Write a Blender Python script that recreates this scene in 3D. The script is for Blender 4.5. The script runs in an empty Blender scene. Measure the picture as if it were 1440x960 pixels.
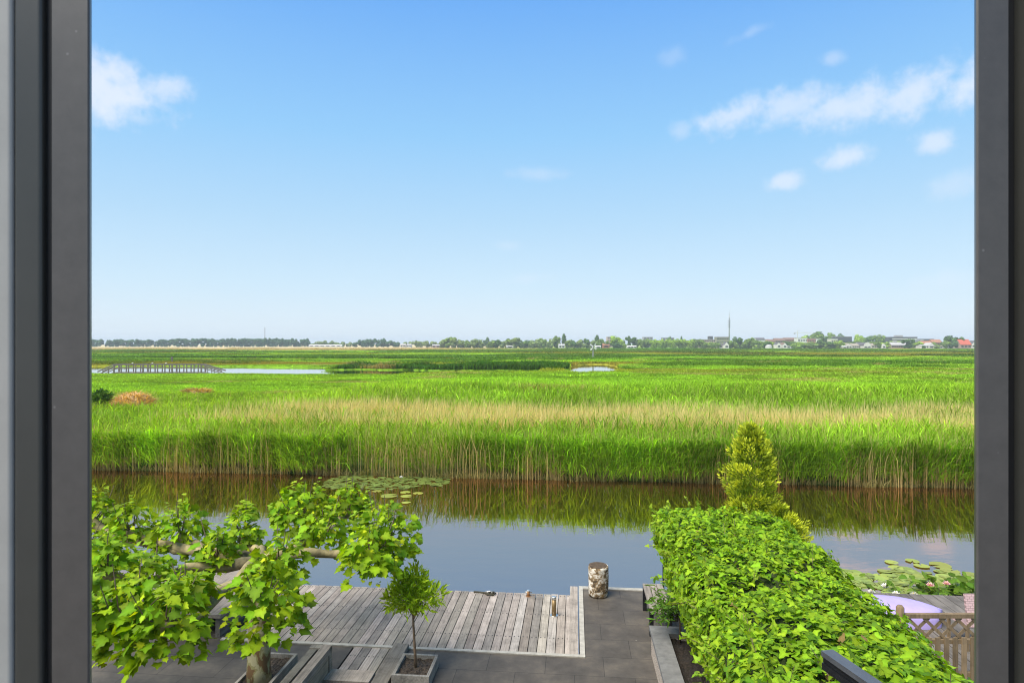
import bpy, math, random
import numpy as np
from mathutils import Vector, Matrix

sc = bpy.context.scene
COL = sc.collection
R = math.radians
random.seed(7)
rng = np.random.default_rng(7)

# ------------------------------------------------------------------ camera
F = 890.0                      # focal length in photo pixels (1440 wide)
HZ = 483.0                     # horizon row
CAM_H = 5.0
cam_d = bpy.data.cameras.new('camera')
cam = bpy.data.objects.new('camera', cam_d); COL.objects.link(cam)
cam.location = (0, 0, CAM_H); cam.rotation_euler = (R(90), 0, 0)
cam_d.sensor_width = 36; cam_d.lens = 36 * F / 1440
cam_d.shift_y = (HZ - 480) / 1440.0
cam_d.clip_start = 0.05; cam_d.clip_end = 20000
cam_d.dof.use_dof = True; cam_d.dof.focus_distance = 18; cam_d.dof.aperture_fstop = 13
sc.camera = cam

# ------------------------------------------------------------------ light, sky, exposure
SUN_EL, SUN_AZ = 57.0, -128.0          # azimuth from +Y, negative = to the left
sun_d = bpy.data.lights.new('sun', 'SUN'); sun_d.energy = 4.2; sun_d.angle = R(45); sun_d.color = (1.0, 0.93, 0.80)
sun = bpy.data.objects.new('sun', sun_d); COL.objects.link(sun)
sd = Vector((math.sin(R(SUN_AZ)) * math.cos(R(SUN_EL)), math.cos(R(SUN_AZ)) * math.cos(R(SUN_EL)), math.sin(R(SUN_EL))))
sun.rotation_euler = sd.to_track_quat('Z', 'Y').to_euler(); sun.location = (0, 0, 60)
sc.view_settings.view_transform = 'Standard'; sc.view_settings.look = 'None'
sc.view_settings.exposure = 0.78
sc.cycles.filter_width = 1.1; sc.view_settings.gamma = 1.0; sc.view_settings.use_curve_mapping = False

w = bpy.data.worlds.new('World'); sc.world = w; w.use_nodes = True
nt = w.node_tree; nt.nodes.clear()
def N(nt, t, **kw):
    n = nt.nodes.new(t)
    for k, v in kw.items():
        if k == 'inp':
            for i, x in v.items(): n.inputs[i].default_value = x
        else: setattr(n, k, v)
    return n
def M2(nt, op, a, b=None, clamp=False):
    n = nt.nodes.new('ShaderNodeMath'); n.operation = op; n.use_clamp = clamp
    for i, x in enumerate((a, b)):
        if x is None: continue
        if isinstance(x, (int, float)): n.inputs[i].default_value = x
        else: nt.links.new(x, n.inputs[i])
    return n.outputs[0]
def ramp(nt, fac, stops, interp='LINEAR'):
    n = nt.nodes.new('ShaderNodeValToRGB'); n.color_ramp.interpolation = interp
    el = n.color_ramp.elements
    while len(el) < len(stops): el.new(0.5)
    for e, (p, c) in zip(el, stops): e.position = p; e.color = (*c, 1)
    nt.links.new(fac, n.inputs[0]); return n.outputs[0]
def mixc(nt, fac, a, b, blend='MIX'):
    n = nt.nodes.new('ShaderNodeMix'); n.data_type = 'RGBA'; n.blend_type = blend
    for s, x in ((0, fac), (6, a), (7, b)):
        if isinstance(x, (int, float)): n.inputs[s].default_value = x
        elif isinstance(x, tuple): n.inputs[s].default_value = (*x[:3], 1)
        else: nt.links.new(x, n.inputs[s])
    return n.outputs[2]
L = nt.links.new
sky = N(nt, 'ShaderNodeTexSky'); sky.sky_type = 'NISHITA'; sky.sun_disc = False
sky.sun_elevation = R(SUN_EL); sky.sun_rotation = R(SUN_AZ); sky.air_density = 1.0; sky.dust_density = 0.6; sky.ozone_density = 1.2
tc = N(nt, 'ShaderNodeTexCoord'); sep = N(nt, 'ShaderNodeSeparateXYZ'); L(tc.outputs['Generated'], sep.inputs[0])
X_, Y_, Z_ = sep.outputs
el = M2(nt, 'ARCSINE', Z_)                          # radians
az = M2(nt, 'ARCTAN2', X_, Y_)
e01 = M2(nt, 'DIVIDE', el, 1.5708, True)
grad = ramp(nt, e01, [(0.0, (0.80, 0.90, 0.99)), (0.055, (0.63, 0.83, 0.985)), (0.12, (0.47, 0.73, 0.97)), (0.20, (0.305, 0.63, 0.99)), (0.32, (0.155, 0.44, 0.97)), (0.55, (0.24, 0.45, 0.80)), (1.0, (0.30, 0.46, 0.72))])
nish = mixc(nt, 1.0, sky.outputs[0], (0.11, 0.11, 0.11), 'MULTIPLY')
skyc = mixc(nt, 0.86, nish, grad)
# soft clouds: azimuth/elevation ellipses broken up by noise
def azel(px, py):
    a = (px - 720) / F; b = (HZ - py) / F
    return math.atan2(a, 1), math.atan2(b, math.hypot(a, 1))
comb = N(nt, 'ShaderNodeCombineXYZ'); L(az, comb.inputs[0]); L(el, comb.inputs[1])
wob = N(nt, 'ShaderNodeTexNoise', inp={'Scale': 16.0, 'Detail': 8.0, 'Roughness': 0.6}); L(comb.outputs[0], wob.inputs['Vector'])
wob2 = N(nt, 'ShaderNodeTexNoise', inp={'Scale': 38.0, 'Detail': 9.0, 'Roughness': 0.6}); L(comb.outputs[0], wob2.inputs['Vector'])
nz = M2(nt, 'ADD', M2(nt, 'MULTIPLY', M2(nt, 'SUBTRACT', wob.outputs[0], 0.5), 1.6), M2(nt, 'MULTIPLY', M2(nt, 'SUBTRACT', wob2.outputs[0], 0.5), 1.7))
cl = None
for px, py, rx, ry, rot, st in [(1040, 160, 66, 24, 10, .80), (1115, 150, 70, 26, 5, .72), (1200, 148, 90, 32, 5, .82), (1290, 128, 85, 36, 12, .85), (1375, 110, 70, 36, 14, .9),
                                (1188, 222, 42, 16, 6, .8), (1104, 254, 28, 13, 5, .75), (1318, 200, 34, 19, 0, .75), (1172, 82, 22, 12, 0, .38),
                                (1055, 46, 30, 9, 15, .25), (945, 80, 18, 16, 0, .2), (760, 244, 42, 10, 0, .3), (715, 345, 24, 7, 0, .22), (740, 392, 34, 8, 5, .2), (1350, 255, 50, 22, 10, .35), (1330, 395, 70, 20, 5, .25),
                                (955, 182, 16, 16, 0, .4), (120, 120, 110, 52, 0, 1.0), (165, 138, 70, 42, 0, 1.0), (160, 105, 50, 30, 0, .95), (225, 122, 44, 24, 5, .75), (190, 165, 34, 14, 0, .45)]:
    a0, e0 = azel(px, py)
    a1, _ = azel(px + rx, py); _, e1 = azel(px, py - ry)
    ra, re = abs(a1 - a0), abs(e1 - e0)
    da = M2(nt, 'SUBTRACT', az, a0); de = M2(nt, 'SUBTRACT', el, e0)
    c, s = math.cos(R(rot)), math.sin(R(rot))
    p = M2(nt, 'ADD', M2(nt, 'MULTIPLY', da, c / ra), M2(nt, 'MULTIPLY', de, s / ra))
    q = M2(nt, 'SUBTRACT', M2(nt, 'MULTIPLY', de, c / re), M2(nt, 'MULTIPLY', da, s / re))
    d = M2(nt, 'SQRT', M2(nt, 'ADD', M2(nt, 'MULTIPLY', p, p), M2(nt, 'MULTIPLY', q, q)))
    d = M2(nt, 'ADD', d, nz)
    m = N(nt, 'ShaderNodeMapRange', interpolation_type='SMOOTHSTEP'); L(d, m.inputs[0])
    m.inputs[1].default_value = 1.32; m.inputs[2].default_value = 0.1; m.inputs[3].default_value = 0; m.inputs[4].default_value = st
    cl = m.outputs[0] if cl is None else M2(nt, 'MAXIMUM', cl, m.outputs[0])
cl = M2(nt, 'MULTIPLY', cl, M2(nt, 'GREATER_THAN', el, 0.0))
skyc = mixc(nt, M2(nt, 'MULTIPLY', cl, 0.84), skyc, (0.80, 0.86, 0.97))
bg = N(nt, 'ShaderNodeBackground'); L(skyc, bg.inputs[0]); bg.inputs[1].default_value = 0.62
wo = N(nt, 'ShaderNodeOutputWorld'); L(bg.outputs[0], wo.inputs[0])

# ------------------------------------------------------------------ helpers
TH = math.atan(88 / F)                       # garden is turned this much to the view
CT, ST = math.cos(TH), math.sin(TH)
def g2w(v, u): return (v * CT + u * ST, u * CT - v * ST)
def w2g(x, y): return (x * CT - y * ST, x * ST + y * CT)
def at(px, py, z):                            # pixel -> point on the level z
    y = F * (CAM_H - z) / (py - HZ); return ((px - 720) * y / F, y)
def far(px, py, y): return ((px - 720) * y / F, y, CAM_H - (py - HZ) * y / F)

def tag(o, label=None, cat=None, group=None, kind=None):
    if label: o['label'] = label
    if cat: o['category'] = cat
    if group: o['group'] = group
    if kind: o['kind'] = kind
    return o
def empty(name, label, cat, loc=(0, 0, 0), rz=0.0, group=None):
    o = bpy.data.objects.new(name, None); COL.objects.link(o); o.empty_display_size = 0.2
    o.location = loc; o.rotation_euler = (0, 0, rz)
    return tag(o, label, cat, group)
def gthing(name, label, cat, v, u, z=0.0, group=None, rz=0.0):
    x, y = g2w(v, u); return empty(name, label, cat, (x, y, z), -TH + rz, group)
def link(name, me, m=None, parent=None, loc=(0, 0, 0), rz=0.0):
    o = bpy.data.objects.new(name, me); COL.objects.link(o)
    if m is not None and not me.materials: me.materials.append(m)
    if parent is not None: o.parent = parent
    o.location = loc; o.rotation_euler = (0, 0, rz)
    return o
def copy_tree(o, parent=None):
    c = o.copy(); COL.objects.link(c)
    if parent is not None: c.parent = parent
    for ch in list(o.children): copy_tree(ch, c)
    return c

def np_mesh(name, V, quads=None, tris=None, col=None, smooth=False, mats=None, qmat=None):
    me = bpy.data.meshes.new(name)
    V = np.asarray(V, np.float32); me.vertices.add(len(V)); me.vertices.foreach_set('co', V.ravel())
    q = np.zeros((0, 4), np.int32) if quads is None else np.asarray(quads, np.int32)
    t = np.zeros((0, 3), np.int32) if tris is None else np.asarray(tris, np.int32)
    nl = q.size + t.size
    me.loops.add(nl); me.loops.foreach_set('vertex_index', np.concatenate([q.ravel(), t.ravel()]))
    me.polygons.add(len(q) + len(t))
    st = np.concatenate([np.arange(len(q)) * 4, q.size + np.arange(len(t)) * 3]).astype(np.int32)
    me.polygons.foreach_set('loop_start', st)
    if smooth: me.polygons.foreach_set('use_smooth', np.ones(len(st), bool))
    if col is not None:
        a = me.attributes.new('Col', 'FLOAT_COLOR', 'POINT')
        c = np.ones((len(V), 4), np.float32); c[:, :3] = col; a.data.foreach_set('color', c.ravel())
    me.update(calc_edges=True); me.validate(); return me

class MB:
    """collects faces, builds one mesh"""
    def __init__(s): s.v = []; s.f = []; s.c = []; s.m = []; s.sm = []
    def add(s, vs, fs, col=(1, 1, 1), mi=0, smooth=False):
        b = len(s.v); s.v += [tuple(p) for p in vs]; s.c += [col] * len(vs)
        for f in fs: s.f.append([b + i for i in f]); s.m.append(mi); s.sm.append(smooth)
        return s
    def box(s, x0, x1, y0, y1, z0, z1, col=(1, 1, 1), mi=0, mat=None):
        vs = [(x, y, z) for x in (x0, x1) for y in (y0, y1) for z in (z0, z1)]
        if mat is not None: vs = [mat @ Vector(p) for p in vs]
        return s.add(vs, [(0, 1, 3, 2), (4, 6, 7, 5), (0, 4, 5, 1), (2, 3, 7, 6), (0, 2, 6, 4), (1, 5, 7, 3)], col, mi)
    def bar(s, p, q, wx, wz, col=(1, 1, 1), mi=0):
        p, q = Vector(p), Vector(q); d = (q - p); ln = d.length
        m = Matrix.Translation(p) @ d.to_track_quat('Y', 'Z').to_matrix().to_4x4()
        return s.box(-wx / 2, wx / 2, 0, ln, -wz / 2, wz / 2, col, mi, m)
    def tube(s, pts, rad, n=8, col=(1, 1, 1), mi=0, cap=True, jit=0.0):
        pts = [Vector(p) for p in pts]; vs = []; fs = []
        ax = None
        for i, p in enumerate(pts):
            d = (pts[min(i + 1, len(pts) - 1)] - pts[max(i - 1, 0)]).normalized()
            if ax is None: ax = Vector((1, 0, 0)) if abs(d.x) < .8 else Vector((0, 1, 0))
            ax = (ax - d * ax.dot(d)).normalized(); bx = d.cross(ax); rr = rad[i] if isinstance(rad, (list, tuple)) else rad
            for k in range(n):
                a = 2 * math.pi * k / n; q = rr * (1 + random.uniform(-jit, jit))
                vs.append(p + ax * (math.cos(a) * q) + bx * (math.sin(a) * q))
        for i in range(len(pts) - 1):
            for k in range(n):
                a, b = i * n + k, i * n + (k + 1) % n; fs.append((a, b, b + n, a + n))
        s.add(vs, fs, col, mi, True)
        if cap:
            b = len(s.v) - len(vs)
            s.f.append([b + k for k in range(n)][::-1]); s.m.append(mi); s.sm.append(False)
            s.f.append([b + len(vs) - n + k for k in range(n)]); s.m.append(mi); s.sm.append(False)
        return s
    def mesh(s, name, mats):
        me = bpy.data.meshes.new(name); me.from_pydata(s.v, [], s.f)
        for m in (mats if isinstance(mats, (list, tuple)) else [mats]): me.materials.append(m)
        me.polygons.foreach_set('material_index', s.m); me.polygons.foreach_set('use_smooth', s.sm)
        a = me.attributes.new('Col', 'FLOAT_COLOR', 'POINT')
        c = np.ones((len(s.v), 4), np.float32); c[:, :3] = np.array(s.c, np.float32).reshape(-1, 3); a.data.foreach_set('color', c.ravel())
        me.update(); return me
    def build(s, name, mats, parent=None, loc=(0, 0, 0), rz=0.0): return link(name, s.mesh(name, mats), None, parent, loc, rz)

def join(a, b):
    """move b's mesh into a (one part), then drop b"""
    import bmesh
    ma, mb2 = a.data, b.data; off = len(ma.materials)
    for mt in mb2.materials: ma.materials.append(mt)
    bm = bmesh.new(); bm.from_mesh(ma); k = len(bm.faces); bm.from_mesh(mb2); bm.faces.ensure_lookup_table()
    for f in bm.faces[k:]: f.material_index += off
    bm.to_mesh(ma); bm.free(); bpy.data.objects.remove(b); return a
# numpy value noise
_tab = np.random.default_rng(3).random((256, 256))
def vn(x, y):
    x = np.asarray(x, float); y = np.asarray(y, float)
    xi = np.floor(x).astype(int); yi = np.floor(y).astype(int); fx = x - xi; fy = y - yi
    fx = fx * fx * (3 - 2 * fx); fy = fy * fy * (3 - 2 * fy)
    g = lambda a, b: _tab[a % 256, b % 256]
    return (g(xi, yi) * (1 - fx) + g(xi + 1, yi) * fx) * (1 - fy) + (g(xi, yi + 1) * (1 - fx) + g(xi + 1, yi + 1) * fx) * fy
def fbm(x, y): return (vn(x, y) + .5 * vn(x * 2.1 + 7, y * 2.1 + 3) + .25 * vn(x * 4.3 + 1, y * 4.3 + 9)) / 1.75
def sstep(a, b, x): t = np.clip((x - a) / (b - a), 0, 1); return t * t * (3 - 2 * t)

# ------------------------------------------------------------------ materials
def new_mat(name):
    m = bpy.data.materials.new(name); m.use_nodes = True; t = m.node_tree; t.nodes.clear()
    o = N(t, 'ShaderNodeOutputMaterial'); return m, t, o
def plain(name, col, rough=0.7, metal=0.0, noise=0.12, scale=8.0, bump=0.0, spec=0.4, attr=False, stretch=None):
    m, t, o = new_mat(name); p = N(t, 'ShaderNodeBsdfPrincipled', inp={'Roughness': rough, 'Metallic': metal, 'Specular IOR Level': spec})
    c = N(t, 'ShaderNodeTexCoord'); mp = N(t, 'ShaderNodeMapping'); t.links.new(c.outputs['Object'], mp.inputs[0])
    if stretch: mp.inputs['Scale'].default_value = stretch
    n = N(t, 'ShaderNodeTexNoise', inp={'Scale': scale, 'Detail': 6.0, 'Roughness': 0.65}); t.links.new(mp.outputs[0], n.inputs[0])
    lo = tuple(x * (1 - noise * 1.6) for x in col); hi = tuple(min(1, x * (1 + noise * 1.6)) for x in col)
    cc = ramp(t, n.outputs[0], [(0.3, lo), (0.7, hi)])
    if attr:
        a = N(t, 'ShaderNodeAttribute', attribute_name='Col'); cc = mixc(t, 1.0, cc, a.outputs[0], 'MULTIPLY')
    t.links.new(cc, p.inputs['Base Color'])
    if bump:
        b = N(t, 'ShaderNodeBump', inp={'Strength': bump, 'Distance': 0.02}); t.links.new(n.outputs[0], b.inputs['Height']); t.links.new(b.outputs[0], p.inputs['Normal'])
    t.links.new(p.outputs[0], o.inputs[0]); return m
def foliage(name, gain=1.0, trans=0.42, rough=0.55, spec=0.14, tcol=(1.25, 1.15, 0.3)):
    m, t, o = new_mat(name); a = N(t, 'ShaderNodeAttribute', attribute_name='Col')
    c = mixc(t, 1.0, a.outputs[0], (gain, gain, gain), 'MULTIPLY')
    p = N(t, 'ShaderNodeBsdfPrincipled', inp={'Roughness': rough, 'Specular IOR Level': spec}); t.links.new(c, p.inputs['Base Color'])
    tr = N(t, 'ShaderNodeBsdfTranslucent'); t.links.new(mixc(t, 1.0, c, tcol, 'MULTIPLY'), tr.inputs[0])
    mx = N(t, 'ShaderNodeMixShader', inp={0: trans}); t.links.new(p.outputs[0], mx.inputs[1]); t.links.new(tr.outputs[0], mx.inputs[2])
    t.links.new(mx.outputs[0], o.inputs[0]); return m
def wood_mat(name, col, rough=0.8, grain=(38, 1.6, 38), dark=0.55, blotch=0.35):
    m, t, o = new_mat(name); p = N(t, 'ShaderNodeBsdfPrincipled', inp={'Roughness': rough, 'Specular IOR Level': 0.25})
    c = N(t, 'ShaderNodeTexCoord'); mp = N(t, 'ShaderNodeMapping'); mp.inputs['Scale'].default_value = grain; t.links.new(c.outputs['Object'], mp.inputs[0])
    n = N(t, 'ShaderNodeTexNoise', inp={'Scale': 1.0, 'Detail': 8.0, 'Roughness': 0.7}); t.links.new(mp.outputs[0], n.inputs[0])
    n2 = N(t, 'ShaderNodeTexNoise', inp={'Scale': 3.2, 'Detail': 7.0, 'Roughness': 0.7}); t.links.new(c.outputs['Object'], n2.inputs[0])
    g = ramp(t, n.outputs[0], [(0.28, tuple(x * dark for x in col)), (0.55, col), (0.8, tuple(min(1, x * 1.22) for x in col))])
    bl = ramp(t, n2.outputs[0], [(0.33, (1 - blotch,) * 3), (0.55, (1, 1, 1))])
    cc = mixc(t, 1.0, g, bl, 'MULTIPLY')
    a = N(t, 'ShaderNodeAttribute', attribute_name='Col'); cc = mixc(t, 1.0, cc, a.outputs[0], 'MULTIPLY')
    t.links.new(cc, p.inputs['Base Color'])
    b = N(t, 'ShaderNodeBump', inp={'Strength': 0.35, 'Distance': 0.01}); t.links.new(n.outputs[0], b.inputs['Height']); t.links.new(b.outputs[0], p.inputs['Normal'])
    t.links.new(p.outputs[0], o.inputs[0]); return m

def leafcol(n, base, var=0.25, yellow=0.3):
    b = np.array(base)[None, :] * rng.uniform(1 - var, 1 + var, (n, 1))
    y = rng.random((n, 1)) * yellow
    return b * (1 - y) + np.array([b[:, 1] * 0.95, b[:, 1] * 1.05, b[:, 2]]).T * y

MAT = {}
MAT['leaf'] = foliage('broad_leaf')
MAT['reed'] = foliage('reed_leaf', trans=0.45, rough=0.7, spec=0.1)
MAT['far_leaf'] = foliage('distant_leaf', trans=0.15, rough=0.9, spec=0.1)
MAT['plank'] = wood_mat('weathered_deck_wood', (0.34, 0.30, 0.262), dark=.5, blotch=.35)
MAT['beam'] = wood_mat('weathered_beam_wood', (0.33, 0.30, 0.26), dark=0.45, blotch=0.5)
MAT['fence'] = wood_mat('brown_fence_wood', (0.235, 0.17, 0.10), grain=(30, 30, 1.6))
MAT['bridge'] = wood_mat('grey_bridge_wood', (0.19, 0.17, 0.15), grain=(4, 4, 4))
MAT['bark'] = plain('brown_bark', (0.14, 0.10, 0.07), 0.9, noise=0.35, scale=6, bump=0.4)
MAT['screw'] = plain('rusty_screw', (0.025, 0.022, 0.02), 0.6)
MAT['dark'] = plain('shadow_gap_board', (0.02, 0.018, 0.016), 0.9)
MAT['steel'] = plain('brushed_steel', (0.62, 0.60, 0.56), 0.32, 0.9, 0.08, 20)
MAT['black'] = plain('black_metal', (0.018, 0.019, 0.022), 0.38, 0.3, 0.2, 12)
MAT['soil'] = plain('dark_soil', (0.022, 0.016, 0.012), 0.95, noise=0.5, scale=30, bump=1.0)
MAT['cap'] = plain('grey_concrete_cap', (0.16, 0.155, 0.15), 0.85, noise=0.14, scale=7, bump=0.1)

# ------------------------------------------------------------------ terrain, water
BANK = 25.4
def channel(v, u):
    """1 inside open water of the marsh"""
    wob = (fbm(v * 0.11, u * 0.03) - 0.5) * 7
    f = np.where(v < -52, 140.0, 126.0) + wob; n = np.where(v < -30, 103.0, 110.0) + wob * .6
    a = (v < -6) & (u > n) & (u < f)
    w2 = (fbm(v * 0.3 + 9, u * 0.12) - .5) * 4
    p = ((v - 4.0 - (u - 135) * .06 + w2 * .8) / 5.6) ** 2 + ((u - 137) / 30.0) ** 2 < 1
    s = (np.abs(v - 6 + w2 * 2) < 9) & (u > 236) & (u < 252)
    s2 = (np.abs(v + 70 + w2 * 4) < 60) & (u > 300) & (u < 304)
    return a | p | s | s2
def ground_z(v, u):
    z = -0.2 + 0.10 * (fbm(v * .25, u * .25) - .5)
    z = np.where(channel(v, u), -1.1, z)
    return z
us = np.concatenate([[-60, 0, 13, 20, 24.6, 25.0, 25.25, 25.5, 25.8, 26.3, 27, 28.5], np.arange(30, 100, 3.), np.arange(100, 175, 1.0), np.geomspace(176, 9000, 90)])
ts = np.linspace(-1, 1, 241); ts = np.sign(ts) * (0.35 * np.abs(ts) + 0.65 * np.abs(ts) ** 1.5)
U, T = np.meshgrid(us, ts, indexing='ij'); Vv = T * (np.maximum(U, 0) * 1.25 + 60)
Zt = np.where(U < 25.2, -1.4, ground_z(Vv, U)); Zt = np.where((U >= 25.2) & (U < 25.4), -.9, Zt); Zt = np.where((U >= 25.4) & (U < 25.7), -.42, Zt)
Wx = Vv * CT + U * ST; Wy = U * CT - Vv * ST
nr, nc = U.shape
idx = np.arange(nr * nc).reshape(nr, nc)
Q = np.stack([idx[:-1, :-1], idx[:-1, 1:], idx[1:, 1:], idx[1:, :-1]], -1).reshape(-1, 4)
def band(v, u):
    """field colour bands: 0 green .. 1 olive brown"""
    return sstep(.47, .64, fbm(v * .006 + 3, u * .045) * .75 + .25 * vn(v * .03, u * .16))
GREEN = np.array([0.205, 0.39, 0.022]); OLIVE = np.array([0.27, 0.235, 0.022]); BEIGE = np.array([0.52, 0.42, 0.22]); DARKG = np.array([0.06, 0.15, 0.012])
bz = band(Vv, U)[..., None]
gc = GREEN * .85 * (1 - bz) + OLIVE * bz
gc = np.where((U < 90)[..., None], np.array([.07, .10, .02]), gc)
dry = (sstep(430, 500, U) * (1 - sstep(-190, 30, Vv + (fbm(Vv * .01, U * .01) - .5) * 160)))[..., None]
gc = gc * (1 - dry) + BEIGE * dry
gc = gc * (0.85 + .3 * fbm(Vv * .05, U * .2))[..., None]
m, t, o = new_mat('marsh_soil_and_grass')
a = N(t, 'ShaderNodeAttribute', attribute_name='Col'); p = N(t, 'ShaderNodeBsdfPrincipled', inp={'Roughness': 0.95, 'Specular IOR Level': 0.1})
c = N(t, 'ShaderNodeTexCoord'); mp = N(t, 'ShaderNodeMapping'); mp.inputs['Scale'].default_value = (.15, .6, 1); t.links.new(c.outputs['Object'], mp.inputs[0])
n = N(t, 'ShaderNodeTexNoise', inp={'Scale': 1.0, 'Detail': 8.0}); t.links.new(mp.outputs[0], n.inputs[0])
t.links.new(mixc(t, 1.0, a.outputs[0], ramp(t, n.outputs[0], [(.3, (.7, .7, .7)), (.7, (1.2, 1.2, 1.2))]), 'MULTIPLY'), p.inputs['Base Color']); t.links.new(p.outputs[0], o.inputs[0])
MAT['marsh'] = m
tag(link('marsh_ground', np_mesh('marsh_ground', np.stack([Wx, Wy, Zt], -1).reshape(-1, 3), Q, col=gc.reshape(-1, 3), smooth=True), m), kind='structure')

WZ = -0.45
m, t, o = new_mat('peaty_water_sky_tint')
gl = N(t, 'ShaderNodeBsdfGlossy', inp={'Roughness': 0.02, 'Color': (1, .68, .58, 1)})
df = N(t, 'ShaderNodeBsdfPrincipled', inp={'Base Color': (0.022, 0.017, 0.006, 1), 'Roughness': 0.3, 'Specular IOR Level': 0.0})
c = N(t, 'ShaderNodeTexCoord'); mp = N(t, 'ShaderNodeMapping'); mp.inputs['Scale'].default_value = (.55, 1.2, 1); t.links.new(c.outputs['Object'], mp.inputs[0])
n = N(t, 'ShaderNodeTexNoise', inp={'Scale': 1.6, 'Detail': 4.0, 'Roughness': 0.55}); t.links.new(mp.outputs[0], n.inputs[0])
b = N(t, 'ShaderNodeBump', inp={'Strength': 0.08, 'Distance': 0.05}); t.links.new(n.outputs[0], b.inputs['Height'])
t.links.new(b.outputs[0], gl.inputs['Normal'])
fr = N(t, 'ShaderNodeFresnel', inp={'IOR': 1.5}); t.links.new(b.outputs[0], fr.inputs['Normal'])
fac = M2(t, 'ADD', M2(t, 'MULTIPLY', M2(t, 'SUBTRACT', fr.outputs[0], .45, True), 0.5), 0.74, True)
t.links.new(mixc(t, M2(t, 'MULTIPLY', M2(t, 'SUBTRACT', fr.outputs[0], .45), 3.3, True), (.97, .685, .585), (1, 1, 1)), gl.inputs['Color'])  # warm gloss tint paints the mirrored blue sky as a grey overcast reflection
mx = N(t, 'ShaderNodeMixShader'); t.links.new(fac, mx.inputs[0]); t.links.new(df.outputs[0], mx.inputs[1]); t.links.new(gl.outputs[0], mx.inputs[2]); t.links.new(mx.outputs[0], o.inputs[0])
MAT['water'] = m
tag(MB().add([(-900, -60, WZ), (900, -60, WZ), (900, 900, WZ), (-900, 900, WZ)], [(0, 1, 2, 3)]).build('water', m), kind='structure')

# ------------------------------------------------------------------ terrace, quay, deck
m, t, o = new_mat('dark_terrace_tiles')
p = N(t, 'ShaderNodeBsdfPrincipled', inp={'Roughness': 0.7, 'Specular IOR Level': 0.3})
c = N(t, 'ShaderNodeTexCoord')
br = N(t, 'ShaderNodeTexBrick', inp={'Color1': (.070, .060, .050, 1), 'Color2': (.083, .072, .060, 1), 'Mortar': (.032, .028, .024, 1), 'Scale': 1.0, 'Mortar Size': 0.0045, 'Brick Width': 0.9, 'Row Height': 0.6, 'Bias': 0.0})
t.links.new(c.outputs['Object'], br.inputs[0])
n = N(t, 'ShaderNodeTexNoise', inp={'Scale': 1.7, 'Detail': 9.0, 'Roughness': 0.7}); t.links.new(c.outputs['Object'], n.inputs[0])
n2 = N(t, 'ShaderNodeTexVoronoi', inp={'Scale': 2.4}); t.links.new(c.outputs['Object'], n2.inputs[0])
cc = mixc(t, 1.0, br.outputs[0], ramp(t, n.outputs[0], [(.3, (.6, .6, .6)), (.5, (1, 1, 1)), (.7, (1.6, 1.55, 1.45))]), 'MULTIPLY')
sp = ramp(t, n2.outputs['Distance'], [(0.0, (1, 1, 1)), (0.035, (1, 1, 1)), (0.05, (0, 0, 0))]); cc = mixc(t, M2(t, 'MULTIPLY', sp, .35), cc, (.35, .33, .28))
t.links.new(cc, p.inputs['Base Color']); bb = N(t, 'ShaderNodeBump', inp={'Strength': .25, 'Distance': .006}); t.links.new(br.outputs['Fac'], bb.inputs['Height']); bb.invert = True
t.links.new(bb.outputs[0], p.inputs['Normal']); t.links.new(p.outputs[0], o.inputs[0]); MAT['tile'] = m
ter = MB(); ter.box(-16, 16, -30, 9.2, -1.3, 0); ter.box(-16, -3.64, 9.2, 10.14, -1.3, 0); ter.box(-2.7, 16, 9.2, 10.14, -1.3, 0); ter.box(.17, 4.0, 10.14, 12.98, -1.3, 0)
tag(ter.build('terrace', m, rz=-TH), kind='structure')
kb = MB(); kb.box(-5.95, .17, 10.143, 10.215, -1.3, .018); kb.box(.085, .167, 10.218, 13.1, -1.3, .018); kb.box(.17, 4.0, 12.983, 13.1, -1.3, .018)
tag(kb.build('kerb_strip', plain('pale_concrete_edging', (.34, .32, .28), .85, noise=.15, scale=9), rz=-TH), kind='structure')

deck = gthing('timber_deck', 'weathered grey plank deck along the canal with rows of dark screws', 'deck', -3, 11.4, 0)
pl = MB(); scw = MB(); v = -5.86
rr = random.Random(4)
while v < -0.13:
    k = rr.uniform(.66, 1.2); tint = (k * rr.uniform(.98, 1.05), k, k * rr.uniform(.95, 1.02))
    u0 = 9.26 if -3.64 < v < -2.98 else 10.222
    dz = rr.uniform(-.002, .003); u1 = 12.65 + rr.uniform(-.012, .012)
    pl.box(v + 3, v + .137 + 3, u0 - 11.4, u1 - 11.4, -.03, dz, tint)
    for us_ in (9.85, 10.77, 11.68, 12.57):
        if us_ < u0: continue
        for dv in (.036, .107):
            pl.tube([(v + dv + 3, us_ - 11.4, dz - .002), (v + dv + 3, us_ - 11.4, dz + .002)], .0125, 6, mi=1)
    v += .15
pl.box(-.092 + 3, .062 + 3, 10.222 - 11.4, 13.1 - 11.4, -.03, .006, (1.0, .98, .96))
pl.build('planks', [MAT['plank'], MAT['screw']], deck)
jo = MB(); jo.box(-5.85 + 3, .06 + 3, 10.23 - 11.4, 12.55 - 11.4, -.5, -.04); jo.box(-3.62 + 3, -2.72 + 3, 9.21 - 11.4, 10.13 - 11.4, -.3, -.04); jo.build('dark_joist_slab', MAT['dark'], deck)  # solid near-black slab, its colour painting the shade in the plank gaps

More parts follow.
